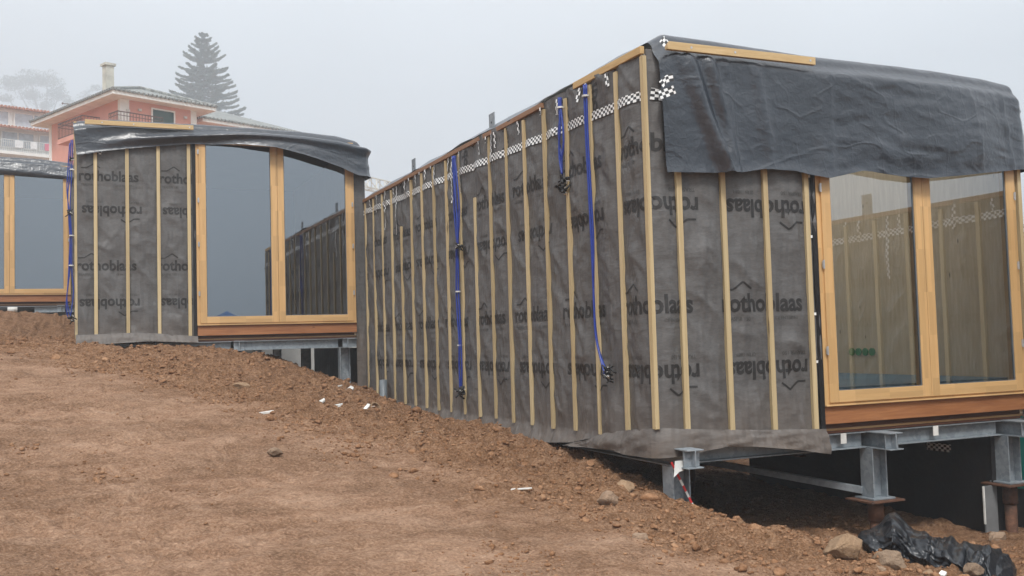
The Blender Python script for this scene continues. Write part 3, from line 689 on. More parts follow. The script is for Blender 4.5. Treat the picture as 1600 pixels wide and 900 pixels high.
def skirt_piece(root, pts_top, pts_bot, off0, off1, seed):
    a0, a1 = pts_top[0][0], pts_top[-1][0]; ss = np.linspace(a0, a1, 50); tt = np.linspace(0, 1, 8); S, T = np.meshgrid(ss, tt, indexing='ij')
    top = np.interp(S, *zip(*pts_top)); bot = np.interp(S, *zip(*pts_bot)); Z = top + (bot - top) * T
    off = off0 + (off1 - off0) * T + .04 * np.sin(T * 3) * (fbm(S * 2.4, T * 1.5, seed, 2) - .3)
    grid_obj('membrane_skirt', np.stack([S, -off, Z], -1), M['membrane'], root)
skirt_piece(cabL, [(-.03, .10), (.9, .12), (1.72, .04)], [(-.03, -.06), (.5, -.04), (1.0, -.02), (1.72, -.06)], .046, .12, 50)

# ------------------------------------------------------------ tarpaulins
def make_tarp(root_loc, W, zr, zb, x_in, wrap, seed, label, bulge, folds, back=SL, left_over=.03, rim=.09, ztl=None, base=.05, roofm='tarp'):
    """hanging front flap (with an optional return round the right corner) and roof sheet joined in one mesh"""
    nu = int((W + wrap) / .035); u = np.linspace(x_in, W + wrap, nu); nv = 62; v = np.linspace(0, 1, nv); U, V = np.meshgrid(u, v, indexing='ij')
    ztop = np.interp(np.minimum(U, W), *zip(*zr)) ; zbot = np.interp(U, *zip(*zb))
    hang = ztop - zbot
    # distance along the section: first the roof part and the rounded edge, then the drop
    r = rim; arc = r * pi / 2; inset = .25; tot = inset + arc + hang - r; sdist = V ** 1.0 * tot
    flat = np.clip(sdist, 0, inset); th = np.clip((sdist - inset) / r, 0, pi / 2); drop = np.clip(sdist - inset - arc, 0, None)
    o = -(inset - flat) - r + r * np.sin(th); z = ztop - (r - r * np.cos(th)) - drop
    tdrop = np.clip(drop / np.maximum(hang, .01), 0, 1); live = sstep(.0, .12, tdrop)
    dis = (base + folds(U, tdrop) + bulge(U, tdrop)) * (.25 + .75 * live); o = o + dis * np.clip(th / (pi / 2), 0, 1)
    z = z + (.018 * (fbm(U * 2, V * 3, seed, 3) - .4)) * (1 - live)
    cr = .05; Wc = W - cr
    x = np.where(U < Wc, U, 0); y = np.where(U < Wc, -o, 0)
    ang = np.clip((U - Wc) / cr, 0, pi / 2); over = np.clip(U - Wc - cr * pi / 2, 0, None)
    x = np.where(U >= Wc, Wc + (cr + o) * np.sin(ang), x); y = np.where(U >= Wc, cr - (cr + o) * np.cos(ang) + over, y)
    x = x + .05 * tdrop * sstep(.4, 0, U); P1 = np.stack([x, y, z], -1)
    # roof sheet
    xs = np.linspace(-left_over, W + .02, 70); ys = np.linspace(.10, back, 110); XX, YY = np.meshgrid(xs, ys, indexing='ij')
    zz = np.interp(XX, *zip(*zr)) - .012 + .05 * (fbm(XX * 1.3, YY * 1.1, seed + 3, 4) - .35) + .05 * sstep(.0, .5, XX) * sstep(W, W - .5, XX) * sstep(.1, 1.2, YY)
    edge = sstep(.10, -.03, XX); zz = zz - edge * .03 + edge * .05 * np.clip(fbm(YY * 1.1, XX * 0, seed + 9, 3) - .45, 0, 1) * 3
    zz = np.where(YY < .3, np.minimum(zz, np.interp(XX, *zip(*zr)) - .006), zz)
    P2 = np.stack([XX, YY, zz], -1)
    a = grid_obj('tarpaulin', P1, M['tarp']); b = grid_obj('tarpaulin_roof', P2, M['tarp'])
    n1 = len(a.data.polygons); bm = bmesh.new(); bm.from_mesh(a.data); bm.from_mesh(b.data); bm.to_mesh(a.data); bm.free()
    a.data.materials.append(M[roofm]); mi = np.zeros(len(a.data.polygons), np.int32); cc = np.array([q.center[:] for q in a.data.polygons]); mi[n1:] = ((cc[n1:, 0] > .9) & (cc[n1:, 0] < 4.0) & (cc[n1:, 1] > .5) & (cc[n1:, 1] < 4.6)).astype(np.int32); a.data.polygons.foreach_set('material_index', mi)
    a.data.polygons.foreach_set('use_smooth', [True] * len(a.data.polygons)); bpy.data.objects.remove(b)
    a.location = root_loc; return tag(a, label, 'tarpaulin', 'tarpaulins over the cabin roofs')
def foldsR(u, t):
    f = .07 * (fbm(u * .8 + t * .5, t * 1.0 + 3, 60, 2, .5) - .35)
    for (a, b_, w, h) in ((.30, .42, .055, .075), (.52, .30, .045, .05), (.18, .55, .045, .04), (1.02, .18, .05, .022), (.72, .05, .04, .02)):
        c = a + b_ * t; f = f + h * np.exp(-((u - c) / w) ** 2) * sstep(0, .2, t) * (.6 + .8 * vnoise(t * 5, u * 0 + a * 9, 3))
    right = sstep(1.75, 2.1, u)
    f = f + right * .014 * (1 - np.abs(fbm(u * 1.5 + t * 1.2, t * 6 - u * 1.1, 63, 3) - .5) * 2) ** 2
    f = f + .022 * np.exp(-((u - 1.85) / .02) ** 2) + .02 * np.exp(-((u - 3.55 - .1 * t) / .015) ** 2) + .018 * np.exp(-((u - 4.05 - .12 * t) / .02) ** 2)
    for (a, b_, s_, am) in ((.9, 2.2, 71, .009), (1.8, 1.1, 72, .008), (2.6, 3.4, 73, .005)):
        f = f + am * np.exp(-np.abs(vnoise(u * a + t * b_ * .4, t * b_ - u * .35, s_) - .5) / .05) * (.4 + .6 * right)
    return f + .03 * sstep(.85, 1, t) * vnoise(u * 2.5, t * 0, 8)
def bulgeR(u, t):
    return .10 * sstep(1.8, 3.2, u) * sstep(4.3, 3.5, u) * np.sin(np.clip(t, 0, 1) * 2.6) ** 1 * (1 - .3 * t) + .04 * sstep(1.6, 2.4, u) * sstep(4.3, 3.6, u) + .045 * np.exp(-((u - 1.8 + .05 * t) / .10) ** 2) * t
# lower edge from the corner rightwards, measured from the cabin floor line
tarpR = make_tarp((4.40, 7.08, -.888), 4.36, [(-.1, 3.33), (.02, 3.38), (.20, 3.485), (.6, 3.475), (1.7, 3.44), (3.2, 3.43), (4.0, 3.40), (4.4, 3.36)],
    [(.03, 2.25), (.4, 2.26), (.8, 2.27), (1.08, 2.32), (1.43, 2.32), (1.78, 2.26), (2.2, 2.35), (2.63, 2.31), (2.95, 2.30), (3.45, 2.35), (4.25, 2.45), (5.2, 2.5)],
    .045, .8, 70, 'wide dark tarpaulin draped over the nearest cabin, hanging in creases above its window', bulgeR, foldsR, base=.085, roofm='roofsheet')
def tarp_tape(pts, w):
    rows = []; uvs = []; acc = 0
    for i, (x, z) in enumerate(pts):
        j = min(i, len(pts) - 2); d = np.array(pts[j + 1]) - np.array(pts[j]); d = d / np.hypot(*d); n_ = np.array([-d[1], d[0]])
        if i: acc += np.hypot(*(np.array(pts[i]) - np.array(pts[i - 1])))
        rows.append([(x + n_[0] * w * k, -.215 + .02 * (i % 2), z + n_[1] * w * k) for k in (-.5, .5)]); uvs.append([(acc, 0), (acc, w)])
    grid_obj('seam_tape', np.array(rows), M['tape'], tarpR, True, np.array(uvs))
tarp_tape([(-.02, 2.87), (.06, 2.90), (.13, 2.93)], .07); tarp_tape([(.0, 2.96), (.07, 3.02), (.12, 3.03)], .06); tarp_tape([(.02, 3.30), (.08, 3.36)], .06)
def foldsL(u, t):
    f = .03 * (fbm(u * 1.2, t * 2, 65, 4) - .35)
    c = np.interp(u, [0, 1.6, 2.4, 4.4], [.62, .42, .25, .12])          # long twisted roll running right from the strip
    f = f + .085 * np.exp(-((t - c) / .16) ** 2) * sstep(.1, 1.3, u) + .05 * np.exp(-((t - .92) / .1) ** 2)
    f = f + .05 * sstep(2.6, 4.4, u) * fbm(u * 2 - t * 2.5, t * 2.5 + u, 66, 3)
    return f
def bulgeL(u, t):
    return (.20 * sstep(1.7, 2.9, u) - .11 * sstep(3.5, 4.2, u)) * np.sin(np.clip(t * .9 + .15, 0, 1) * pi / 2)
tarpL = make_tarp((-.06, 16.19, .155), 4.36, [(-.1, 3.33), (.05, 3.37), (.5, 3.42), (1.7, 3.42), (2.6, 3.42), (3.4, 3.40), (4.0, 3.36), (4.4, 3.28)],
    [(0, 2.82), (.7, 2.95), (1.6, 3.07), (2.4, 3.09), (2.95, 3.05), (3.4, 2.95), (4.0, 2.78), (4.3, 2.66), (5.2, 2.70)],
    -.05, .8, 75, 'twisted dark tarpaulin on the middle cabin, sagging low at its right corner', bulgeL, foldsL, base=.08)
def foldsLL(u, t): return .05 * (fbm(u * 1.4, t * 2.2, 67, 4) - .3) + .03 * np.exp(-((t - .6 - .05 * np.sin(u * 2)) / .2) ** 2)
tarpLL = make_tarp((-4.51, 25.3, 1.146), 4.36, [(-.1, 3.33), (.3, 3.41), (2, 3.43), (3.6, 3.40), (4.2, 3.34), (4.4, 3.28)],
    [(0, 2.95), (2.8, 2.98), (3.6, 2.95), (4.1, 2.93), (4.4, 2.88), (5.2, 2.9)],
    .03, .8, 80, 'dark tarpaulin over the roof edge of the farthest cabin at the left edge', lambda u, t: .05 * np.sin(t * 3), foldsLL)

# ------------------------------------------------------------ steel platforms
def make_frame(loc, label, piles, gz_):
    root = empty('steel_platform', loc, 0, label, 'steel frame', 'steel platforms under the cabins')
    # long front channel, side and cross beams (local z 0 = cabin floor line)
    def ibeam_x(x0, x1, y, z0, z1, w=.07, name='beam', gap=()):
        b = MB(); b.box(x0, x1, y - .006, y + .006, z0 + .012, z1 - .012); b.box(x0, x1, y - w, y + w, z1 - .011, z1); b.box(x0, x1, y - w, y + w, z0, z0 + .011)
        return b.build(name, M['steel'], root, bev=.002)
    def ibeam_y(x, y0, y1, z0, z1, w=.08, name='beam'):
        b = MB(); b.box(x - .006, x + .006, y0, y1, z0 + .012, z1 - .012); b.box(x - w, x + w, y0, y1, z1 - .011, z1); b.box(x - w, x + w, y0, y1, z0, z0 + .011)
        b.box(x - w + .004, x + w - .004, y0 + .06, y0 + .07, z0 + .0125, z1 - .0125)
        return b.build(name, M['steel'], root, bev=.002)
    zt, zb = -.05, -.205
    xs = [.17, 2.32, 4.06]
    prev = -.0
    ibeam_x(xs[0] + .082, xs[1] - .082, .10, zt - .002 - .15, zt - .002); ibeam_x(xs[1] + .082, xs[2] - .082, .10, zt - .152, zt - .002); ibeam_x(xs[2] + .082, 4.36, .10, zt - .152, zt - .002)
    for x in xs: ibeam_y(x, -.26, SL - .2, zb, zt)
    for y in (3.1, 6.2, 8.9): ibeam_x(.26, 3.97, y, zt - .152, zt - .002)
    for i, x in enumerate(xs):
        for j, y in enumerate((.04, 3.1, 6.2, 8.85)):
            ztop = zb - .002; g = gz_(loc[0] + x, loc[1] + y) - loc[2]
            pile = piles and not (i == 0 and j == 0)
            zc = -.655 if pile else g - .25
            if zc < g: pile = False; zc = g - .25
            p = MB(); p.box(x - .085, x - .073, y - .08, y + .08, zc, ztop); p.box(x + .073, x + .085, y - .08, y + .08, zc, ztop); p.box(x - .073, x + .073, y - .005, y + .005, zc, ztop)
            po = p.build('post', M['steel'], root, bev=.002)
            if pile:
                MB().box(x - .13, x + .13, y - .12, y + .12, zc - .016, zc - .001).build('base_plate', M['steel'], po, bev=.002)
                c = MB().box(x - .20, x + .20, y - .17, y + .17, zc - .036, zc - .018)
                pl = MB().tube([(x, y, g - .4), (x, y, zc - .22)], .058, 18); pl.tube([(x, y, zc - .225), (x, y, zc - .037)], .072, 18)
                pi_ = pl.build('pile', M['rust'], root)
                for pg in pi_.data.polygons: pg.use_smooth = len(pg.vertices) == 4
                c.build('cap_plate', M['rust'], pi_, bev=.003)
    return root
fR = make_frame((4.40, 7.08, -.888), 'galvanised steel platform on rusty piles carrying the nearest cabin', True, gz)
br = MB().bar((1.2, 3.0, -.35), (2.24, .10, -.60), .06, .06); br.build('brace', M['steel'], fR, bev=.002)
for xa in (1.93, 3.06): MB().box(xa, xa + .065, .018, .024, -.145, -.052).build('weld_tab', M['white'], fR)
fL = make_frame((-.06, 16.19, .155), 'galvanised steel platform showing under the window of the middle cabin', False, gz)
fLL = make_frame((-4.51, 25.3, 1.146), 'steel beams under the farthest cabin behind the earth mound', False, gz)

# black film wrapped foundation walls below the cabins
def found_wall(loc, x, y0, y1, zt, label, g=None):
    ss = np.linspace(y0, y1, 60); tt = np.linspace(0, 1, 20); S, T = np.meshgrid(ss, tt, indexing='ij')
    zb = ground_z(np.full_like(S, loc[0] + x), loc[1] + S, False) - loc[2] - .25; Z = zt + (zb - zt) * T
    X = x - .04 * fbm(S * 1.2, T * 2, 90, 3); root = empty('foundation_wall', (loc[0] + x, loc[1] + y0, loc[2]), 0, label, 'wall', 'film covered foundation walls')
    o = grid_obj('film_cover', np.stack([X - x, S - y0, Z], -1), M['black_film'], root)
    MB().box(.005, .12, .0, y1 - y0, -2.0, zt).build('wall_core', M['concrete'], root)
    w = MB().box(-.05, .119, -.012, -.002, -2.0, zt).build('film_cover', M['black_film'], root)
    return root
fw = found_wall((4.40, 7.08, -.888), 3.97, .13, 4.1, -.215, 'black film covered wall under the nearest cabin')
uvt = []; P = []
for i, yy in enumerate(np.linspace(.48, .80, 6)):
    P.append([(-.055, yy, -.42 + t) for t in (0, .04, .08)]); uvt.append([(yy, t) for t in (0, .04, .08)])
grid_obj('seam_tape', np.array(P), M['tape'], fw, True, np.array(uvt))
fw2 = found_wall((-.06, 16.19, .155), 4.43, .12, 4.0, -.215, 'black film covered wall under the middle cabin')
# ------------------------------------------------------------ cables
def cable(name, label, strands, r, ends, ties):
    root = empty(name, strands[0][0], 0, label, 'cable', 'blue cables hanging on the cabin walls'); o0 = Vector(strands[0][0])
    for s_ in strands:
        pts = []
        s2 = [Vector(p) - o0 for p in s_]
        for i in range(len(s2) - 1):
            p0 = s2[max(i - 1, 0)]; p1 = s2[i]; p2 = s2[i + 1]; p3 = s2[min(i + 2, len(s2) - 1)]
            for t in np.linspace(0, 1, 7)[:-1]:
                pts.append(.5 * ((2 * p1) + (p2 - p0) * t + (2 * p0 - 5 * p1 + 4 * p2 - p3) * t * t + (3 * p1 - p0 - 3 * p2 + p3) * t ** 3))
        pts.append(s2[-1]); MB().tube(pts, r, 8).build('strand', M['cable'], root, True)
    rs = np.random.RandomState(len(label))
    for (p, rad) in ends:
        m = MB(); p = Vector(p) - o0
        for k in range(11):
            a = p + Vector(rs.uniform(-1, 1, 3)) * rad * .45; b = a + Vector(rs.uniform(-1, 1, 3)) * rad
            m.tube([a, (a + b) / 2 + Vector(rs.uniform(-1, 1, 3)) * rad * .3, b], rad * .17, 6)
        w = m.build('taped_end', M['black_rubber'], root, True)
        m = MB()
        for k in range(4):
            a = p + Vector(rs.uniform(-1, 1, 3)) * rad * .6; m.bar(a, a + Vector(rs.uniform(-1, 1, 3)) * rad * .45, .02, .006)
        m.build('label_tag', M['white'], w)
    for p in ties:
        p = Vector(p) - o0; MB().tube([p + Vector((0, 0, -.008)), p + Vector((0, 0, .008))], .035, 10).build('cable_tie', M['white'], root)
    return root
XS = 4.40 - .06
def strand(y, z0, z1, amps, dx=0): # hanging strand with bows
    n = len(amps); return [(XS - .02 - dx, y + a, z0 + (z1 - z0) * i / (n - 1)) for i, a in enumerate(amps)]
yk = 7.08 + 4.5 - .03
cable('blue_cable', 'long blue cable bundle tied twice along the middle of the battened side',
      [strand(yk, 2.33, -.62, [0, .06, .09, .06, .0, -.01, .0, -.02, .03, .05, .02]), strand(yk, 2.33, -.60, [0, -.07, -.12, -.10, -.02, -.03, -.02, -.04, -.06, -.07, -.03], .01), strand(yk, 2.33, -.60, [-.02, -.04, -.05, -.09, -.03, .0, .02, .0, -.04, -.02, -.02], .025), strand(yk, 2.33, 1.2, [.02, .0, -.06, -.08, -.1], .03)],
      .011, [((XS - .03, yk - .10, 1.17), .05), ((XS - .04, yk - .05, -.64), .07), ((XS - .04, yk - .10, -.60), .05)], [(XS - .03, yk - .01, .62), (XS - .03, yk - .02, -.05)])
yk = 7.08 + 1.5 - .03
cable('blue_cable', 'short blue cable loop ending in a black taped knot high on the battened side',
      [strand(yk, 2.36, 1.60, [0, .02, .07, .06, .02, .03]), strand(yk, 2.36, 1.58, [0, -.02, -.05, -.05, .0, .01], .012), strand(yk, 2.36, 1.60, [.01, .0, .0, .03, .03, -.01], .02)],
      .011, [((XS - .03, yk - .03, 1.54), .06), ((XS - .03, yk + .0, 1.45), .06)], [(XS - .03, yk, 2.26)])
yk = 7.08 + 1.0 - .09
cable('blue_cable', 'blue cable curving to a loose white plug near the foot of the battened side',
      [[(XS - .02, yk + .03, 2.36), (XS - .02, yk + .03, 1.9), (XS - .02, yk + .01, 1.4), (XS - .02, yk - .01, .9), (XS - .02, yk + .02, .4), (XS - .02, yk + .0, .05), (XS - .03, yk - .08, -.15), (XS - .04, yk - .22, -.32)],
       [(XS - .03, yk + .055, 2.36), (XS - .03, yk + .05, 1.9), (XS - .03, yk + .03, 1.4), (XS - .03, yk + .01, .9), (XS - .03, yk + .0, .4), (XS - .035, yk - .02, .05), (XS - .04, yk - .10, -.17), (XS - .05, yk - .21, -.35)]],
      .011, [((XS - .05, yk - .25, -.36), .05), ((XS - .05, yk - .25, -.30), .05)], [(XS - .025, yk + .04, 2.25)])
xl = -.12
def strandL(pts): return [(xl - .02 + dx, 16.12 - .0, z) for dx, z in pts]
cable('blue_cable', 'blue cable bundle hanging down the left corner of the middle cabin',
      [strandL([(0, 3.2), (-.03, 2.6), (-.05, 2.3), (-.02, 1.6), (-.03, 1.2), (-.07, .8), (-.02, .52)]), strandL([(.02, 3.2), (.0, 2.6), (-.02, 2.2), (.0, 1.7), (.0, 1.2), (.02, .9), (-.02, .55)]), strandL([(-.02, 3.15), (-.05, 2.7), (-.06, 2.4), (-.02, 1.9), (-.05, 1.1), (-.08, .7), (-.05, .5)])],
      .008, [((xl - .04, 16.12, 2.1), .05), ((xl - .02, 16.1, .50), .06), ((xl - .02, 16.1, 2.9), .04)], [(xl - .03, 16.12, 1.3), (xl - .02, 16.12, 1.75), (xl - .01, 16.12, 2.75)])

# ------------------------------------------------------------ things on the ground
def rock(name, x, y, r, sz, seed, m, label, cat='rock', sink=.25, rot=0, group=None):
    bv, bf = ico(4); rs = np.random.RandomState(seed); v = bv.copy()
    for k in range(26):                 # planar breaks
        n = rs.normal(size=3); n /= np.linalg.norm(n); d = rs.uniform(.52, .86); s_ = v @ n; v = v - np.outer(np.clip(s_ - d, 0, None), n)
    v = v * (1 + .16 * (fbm(bv[:, 0] * 2 + 5, bv[:, 1] * 2 + bv[:, 2] * 1.3 + 5, seed, 4)[:, None] - .5) * 2) * np.array(sz) * r
    o = mesh_obj(name, v, [tuple(q) for q in bf], m, None, True, (x, y, gz(x, y) + sz[2] * r * (1 - 2 * sink)))
    o.rotation_euler = (rs.uniform(-.15, .15), rs.uniform(-.15, .15), rot)
    return tag(o, label, cat, group)
rock('boulder', 4.83, 5.42, .20, (1.05, .7, .66), 11, M['rock_tan'], 'large tan angular boulder at the left end of the black plastic bag', 'boulder', .22, .25)
rock('boulder', 4.99, 5.19, .125, (1.1, .75, .62), 14, M['rock_grey'], 'smaller greyish boulder wedged between tan boulder and black bag', 'boulder', .25, -.5)
rock('rock', 4.84, 5.12, .055, (1.2, .8, .8), 15, M['rock_pale'], 'small pale stone under the two boulders beside the black bag')
rock('rock', 3.74, 6.81, .115, (1.2, .8, .7), 16, M['rock_pale'], 'pale rounded rock on the bank below the corner post')
rock('rock', 4.12, 7.2, .10, (1.2, .9, .75), 17, M['rock_tan'], 'brown rock on the bank just left of the corner post')
rock('rock', 1.50, 8.58, .075, (1.1, .8, .75), 18, M['rock_grey'], 'lone grey brown rock lying on the packed track', sink=.15)
rock('rock', 1.83, 12.87, .14, (1.15, .8, .5), 19, M['rock_tan'], 'flat tan rock on the bank below the left window')
rock('rock', 3.46, 5.87, .07, (1.1, .8, .75), 21, M['rock_pale'], 'small pale rock on the bank near the bottom centre of the picture')
rock('rock', 7.93, 6.82, .11, (1.2, .8, .7), 23, M['rock_pale'], 'pale rock at the foot of the right rusty pile')
rock('rock', 5.34, 4.80, .09, (1.2, .8, .6), 24, M['rock_grey'], 'grey rock in front of the right half of the black bag')
rock('rock', 5.12, 4.97, .06, (1.2, .8, .7), 25, M['rock_tan'], 'little tan rock in front of the middle of the black bag')
# black plastic bag: long crumpled bundle
def bag():
    pts = [(5.12, 5.62, .0), (5.30, 5.47, .02), (5.48, 5.28, .0), (5.62, 5.08, -.02), (5.68, 4.93, -.03), (5.71, 4.82, -.05)]
    rad = [.07, .165, .14, .155, .145, .06]; n = 170; m = 100; P = np.zeros((n, m, 3))
    pa = np.array(pts); t = np.linspace(0, len(pts) - 1, n)
    cx_ = np.stack([np.interp(t, range(len(pts)), pa[:, i]) for i in range(3)], -1); r = np.interp(t, range(len(pts)), rad)
    r = r * np.sqrt(np.clip(np.minimum(t / .3, (len(pts) - 1 - t) / .3), .02, 1))
    th = np.linspace(0, 2 * pi, m); TT, TH = np.meshgrid(t, th, indexing='ij'); cu, cv = np.cos(TH), np.sin(TH)
    wv = .25 * (vnoise(TT * 1.3 + 3, cu * 1.1 + cv * .7 + 9, 110) - .5)
    def rg1(f1, f2, s): return 1 - np.abs(vnoise(TT * f1 + cu * f2 * .7 + wv * 3, cv * f2 + TT * f1 * .35 + cu * .3 + 11, s) * 2 - 1)
    def cr1(f1, f2, s, w_): return np.exp(-np.abs(vnoise(TT * f1 + cu * f2 * .7 + wv * 3, cv * f2 + TT * f1 * .35 + cu * .3 + 11, s) - .5) / w_)
    R2 = r[:, None] * (.86 + .22 * cr1(.8, 1.2, 101, .16) + .17 * cr1(1.6, 1.9, 104, .10) - .14 * cr1(1.9, 1.3, 107, .12) + .07 * cr1(3.4, 3.5, 108, .08) + .22 * (vnoise(TT * 1.1, cu + 5, 109) - .5))
    d = np.gradient(cx_[:, :2], axis=0); d /= np.linalg.norm(d, axis=1)[:, None]; nrm = np.stack([-d[:, 1], d[:, 0]], -1)
    off = R2 * np.cos(TH) * 1.8; P[..., 0] = cx_[:, None, 0] + nrm[:, None, 0] * off; P[..., 1] = cx_[:, None, 1] + nrm[:, None, 1] * off
    base = np.array([gz(a, b) for a, b in cx_[:, :2]]); up = R2 * np.sin(TH) * .8
    P[..., 2] = base[:, None] + cx_[:, None, 2] + .055 + np.maximum(up, -.11)
    o = grid_obj('plastic_bag', P, M['bag'], None, True)
    return tag(o, 'long crumpled bundle of shiny black plastic on the ground at bottom right', 'plastic sheet')
bag()
def chip(name, x, y, L_, w_, h_, rz, m, label, cat='debris', tilt=.1, bend=0, group=None):
    b = MB(); n = 4
    xs = np.linspace(-L_ / 2, L_ / 2, n + 1)
    for i in range(n):
        z0 = bend * abs(xs[i]); z1 = bend * abs(xs[i + 1])
        k = len(b.v)
        b.add([(xs[i], -w_ / 2, z0), (xs[i + 1], -w_ / 2 * (1 - .15 * i), z1), (xs[i + 1], w_ / 2, z1), (xs[i], w_ / 2, z0), (xs[i], -w_ / 2, z0 + h_), (xs[i + 1], -w_ / 2 * (1 - .15 * i), z1 + h_), (xs[i + 1], w_ / 2, z1 + h_), (xs[i], w_ / 2, z0 + h_)],
              [(0, 3, 2, 1), (4, 5, 6, 7), (0, 1, 5, 4), (1, 2, 6, 5), (2, 3, 7, 6), (3, 0, 4, 7)])
    o = b.build(name, m, None, False, 0, (x, y, gz(x, y) + .012)); o.rotation_euler = (tilt, -tilt, rz); return tag(o, label, cat, group)
chip('plastic_strip', 3.17, 7.18, .17, .025, .008, -.75, M['white'], 'thin white slat lying on the bank below the battened side', 'slat', .08)
chip('plastic_scrap', 3.72, 14.83, .16, .10, .03, .3, M['white'], 'square white scrap highest on the bank near the wall', tilt=.35, bend=.3)
chip('plastic_scrap', 3.50, 14.75, .2, .05, .01, -.6, M['white'], 'thin white sliver just left of the square white scrap', tilt=.2)
chip('plastic_scrap', 2.72, 12.4, .18, .09, .02, -.2, M['white'], 'white wedge shaped scrap in the middle of the bank', tilt=.3, bend=.2)
chip('plastic_scrap', 2.90, 12.3, .20, .08, .012, -.3, M['paper'], 'greyish torn strip touching the white wedge scrap', tilt=.15)
chip('plastic_scrap', 2.76, 11.6, .14, .07, .02, -.8, M['white'], 'crumpled white scrap just below the greyish torn strip', tilt=.4, bend=.3)
chip('plastic_scrap', 3.13, 11.7, .16, .05, .012, .6, M['white'], 'bent white sliver beside the cardboard ring', tilt=.3, bend=.4)
chip('plastic_scrap', 3.62, 13.2, .16, .03, .01, -.1, M['white'], 'short pale stick above the cardboard ring', tilt=.1)
chip('plastic_scrap', 1.79, 10.69, .15, .045, .02, .05, M['white'], 'small white scrap at the edge of the packed track, leftmost of the litter', tilt=.1)
chip('plastic_scrap', 3.12, 9.6, .10, .03, .01, .1, M['rock_pale'], 'faint pale chip on the bank below the film edge', tilt=.1)
chip('plastic_scrap', 5.20, 4.93, .06, .04, .015, .4, M['white'], 'tiny white scrap at the front of the black bag', tilt=.2)
rg_ = MB(); pr_ = [(.075 * cos(a), .075 * sin(a)) for a in np.linspace(0, 2 * pi, 25)[:-1]]
n_ = 24; vs = []
for (a, b) in pr_: vs += [(a, b, 0), (a * .78, b * .78, 0), (a * .78, b * .78, .05), (a, b, .05)]
rg_.add(vs, [(4 * i + j, 4 * ((i + 1) % n_) + j, 4 * ((i + 1) % n_) + (j + 1) % 4, 4 * i + (j + 1) % 4) for i in range(n_) for j in range(4)])
o = rg_.build('cardboard_ring', M['rock_tan'], None, False, 0, (3.42, 12.35, gz(3.42, 12.35) + .05)); o.rotation_euler = (1.0, .2, .2)
tag(o, 'brown cardboard ring tipped on its side on the bank', 'ring')
# short grey pipe by the far end of the battened side
pp = MB(); a = np.linspace(0, 2 * pi, 21)[:-1]; z0 = -.25; z1 = .26
vs = []
for t in a: vs += [(.058 * cos(t), .058 * sin(t), z0), (.058 * cos(t), .058 * sin(t), z1), (.050 * cos(t), .050 * sin(t), z1), (.050 * cos(t), .050 * sin(t), z1 - .2)]
pp.add(vs, [(4 * i + j, 4 * ((i + 1) % 20) + j, 4 * ((i + 1) % 20) + j + 1, 4 * i + j + 1) for i in range(20) for j in range(3)])
tag(pp.build('grey_pipe', M['grey_pipe'], None, True, 0, (4.24, 14.75, gz(4.24, 14.75) + .02)), 'short upright grey pipe poking out of the earth by the battened wall', 'pipe')
# teal tank, cables and panel at the right
tk = empty('teal_drum', (9.35, 7.6, -2.35), 0, 'teal plastic drum cut off by the right edge of the picture', 'drum')
MB().tube([(0, 0, .62), (0, 0, .66), (0, 0, 1.40), (0, 0, 1.43), (0, 0, 1.46)], [.27, .30, .30, .29, .22], 40).build('shell', M['teal'], tk, True)
MB().tube([(0, 0, .0), (0, 0, .615)], .26, 30).build('stand', M['dark_steel'], tk, True)
wp = MB().tube([(-.34, -.1, 1.42), (-.36, -.12, 1.30), (-.33, -.14, 1.22), (-.3, -.12, 1.16)], .008, 6); wp.build('wire', M['white'], tk, True)
pn = MB().box(0, .17, 0, .02, 0, .62).build('grey_board', M['grey_board'], None, False, .003, (8.16, 7.16, -2.2)); tag(pn, 'narrow grey board leaning beside the right rusty pile', 'board')
MB().box(-.016, -.002, -.004, .012, .25, .62).build('white_edge', M['white'], pn)
# barrier tape and torn paper on the corner post
bt = empty('barrier_tape', (4.40, 6.98, -1.05), 0, 'red and white barrier tape wound down the steel corner post', 'tape')
p0 = Vector((0.06, .035, 0.0)); p1 = Vector((.27, .035, -.40)); nseg = 8
for c_, k0 in (('red', 0), ('white', 1)):
    b = MB()
    for i in range(k0, nseg, 2): b.bar(p0 + (p1 - p0) * i / nseg, p0 + (p1 - p0) * (i + 1) / nseg, .005, .019)
    b.build(c_ + '_stripe', M[c_], bt)
pa_ = MB(); pa_.add([(0, 0, 0), (.085, .0, .0), (.075, -.02, -.08), (.02, -.03, -.085), (-.03, -.02, -.13)], [(0, 1, 2, 3), (0, 3, 4)])
tag(pa_.build('paper_scrap', M['paper'], None, False, 0, (4.44, 6.93, -1.03)), 'torn grey paper hanging from the film at the corner post', 'paper')
hb = empty('black_pipe', (-2.1, 25.0, 1.0), 0, 'black pipe lying along the steel beam of the farthest cabin', 'pipe')
MB().tube([(-1.2, 0, .0), (1.1, 0, .0)], .06, 14).build('pipe_run', M['black_rubber'], hb, True)
MB().tube([(.55, 0, .0), (.75, 0, .0)], .067, 14).build('collar', M['white'], hb, True)

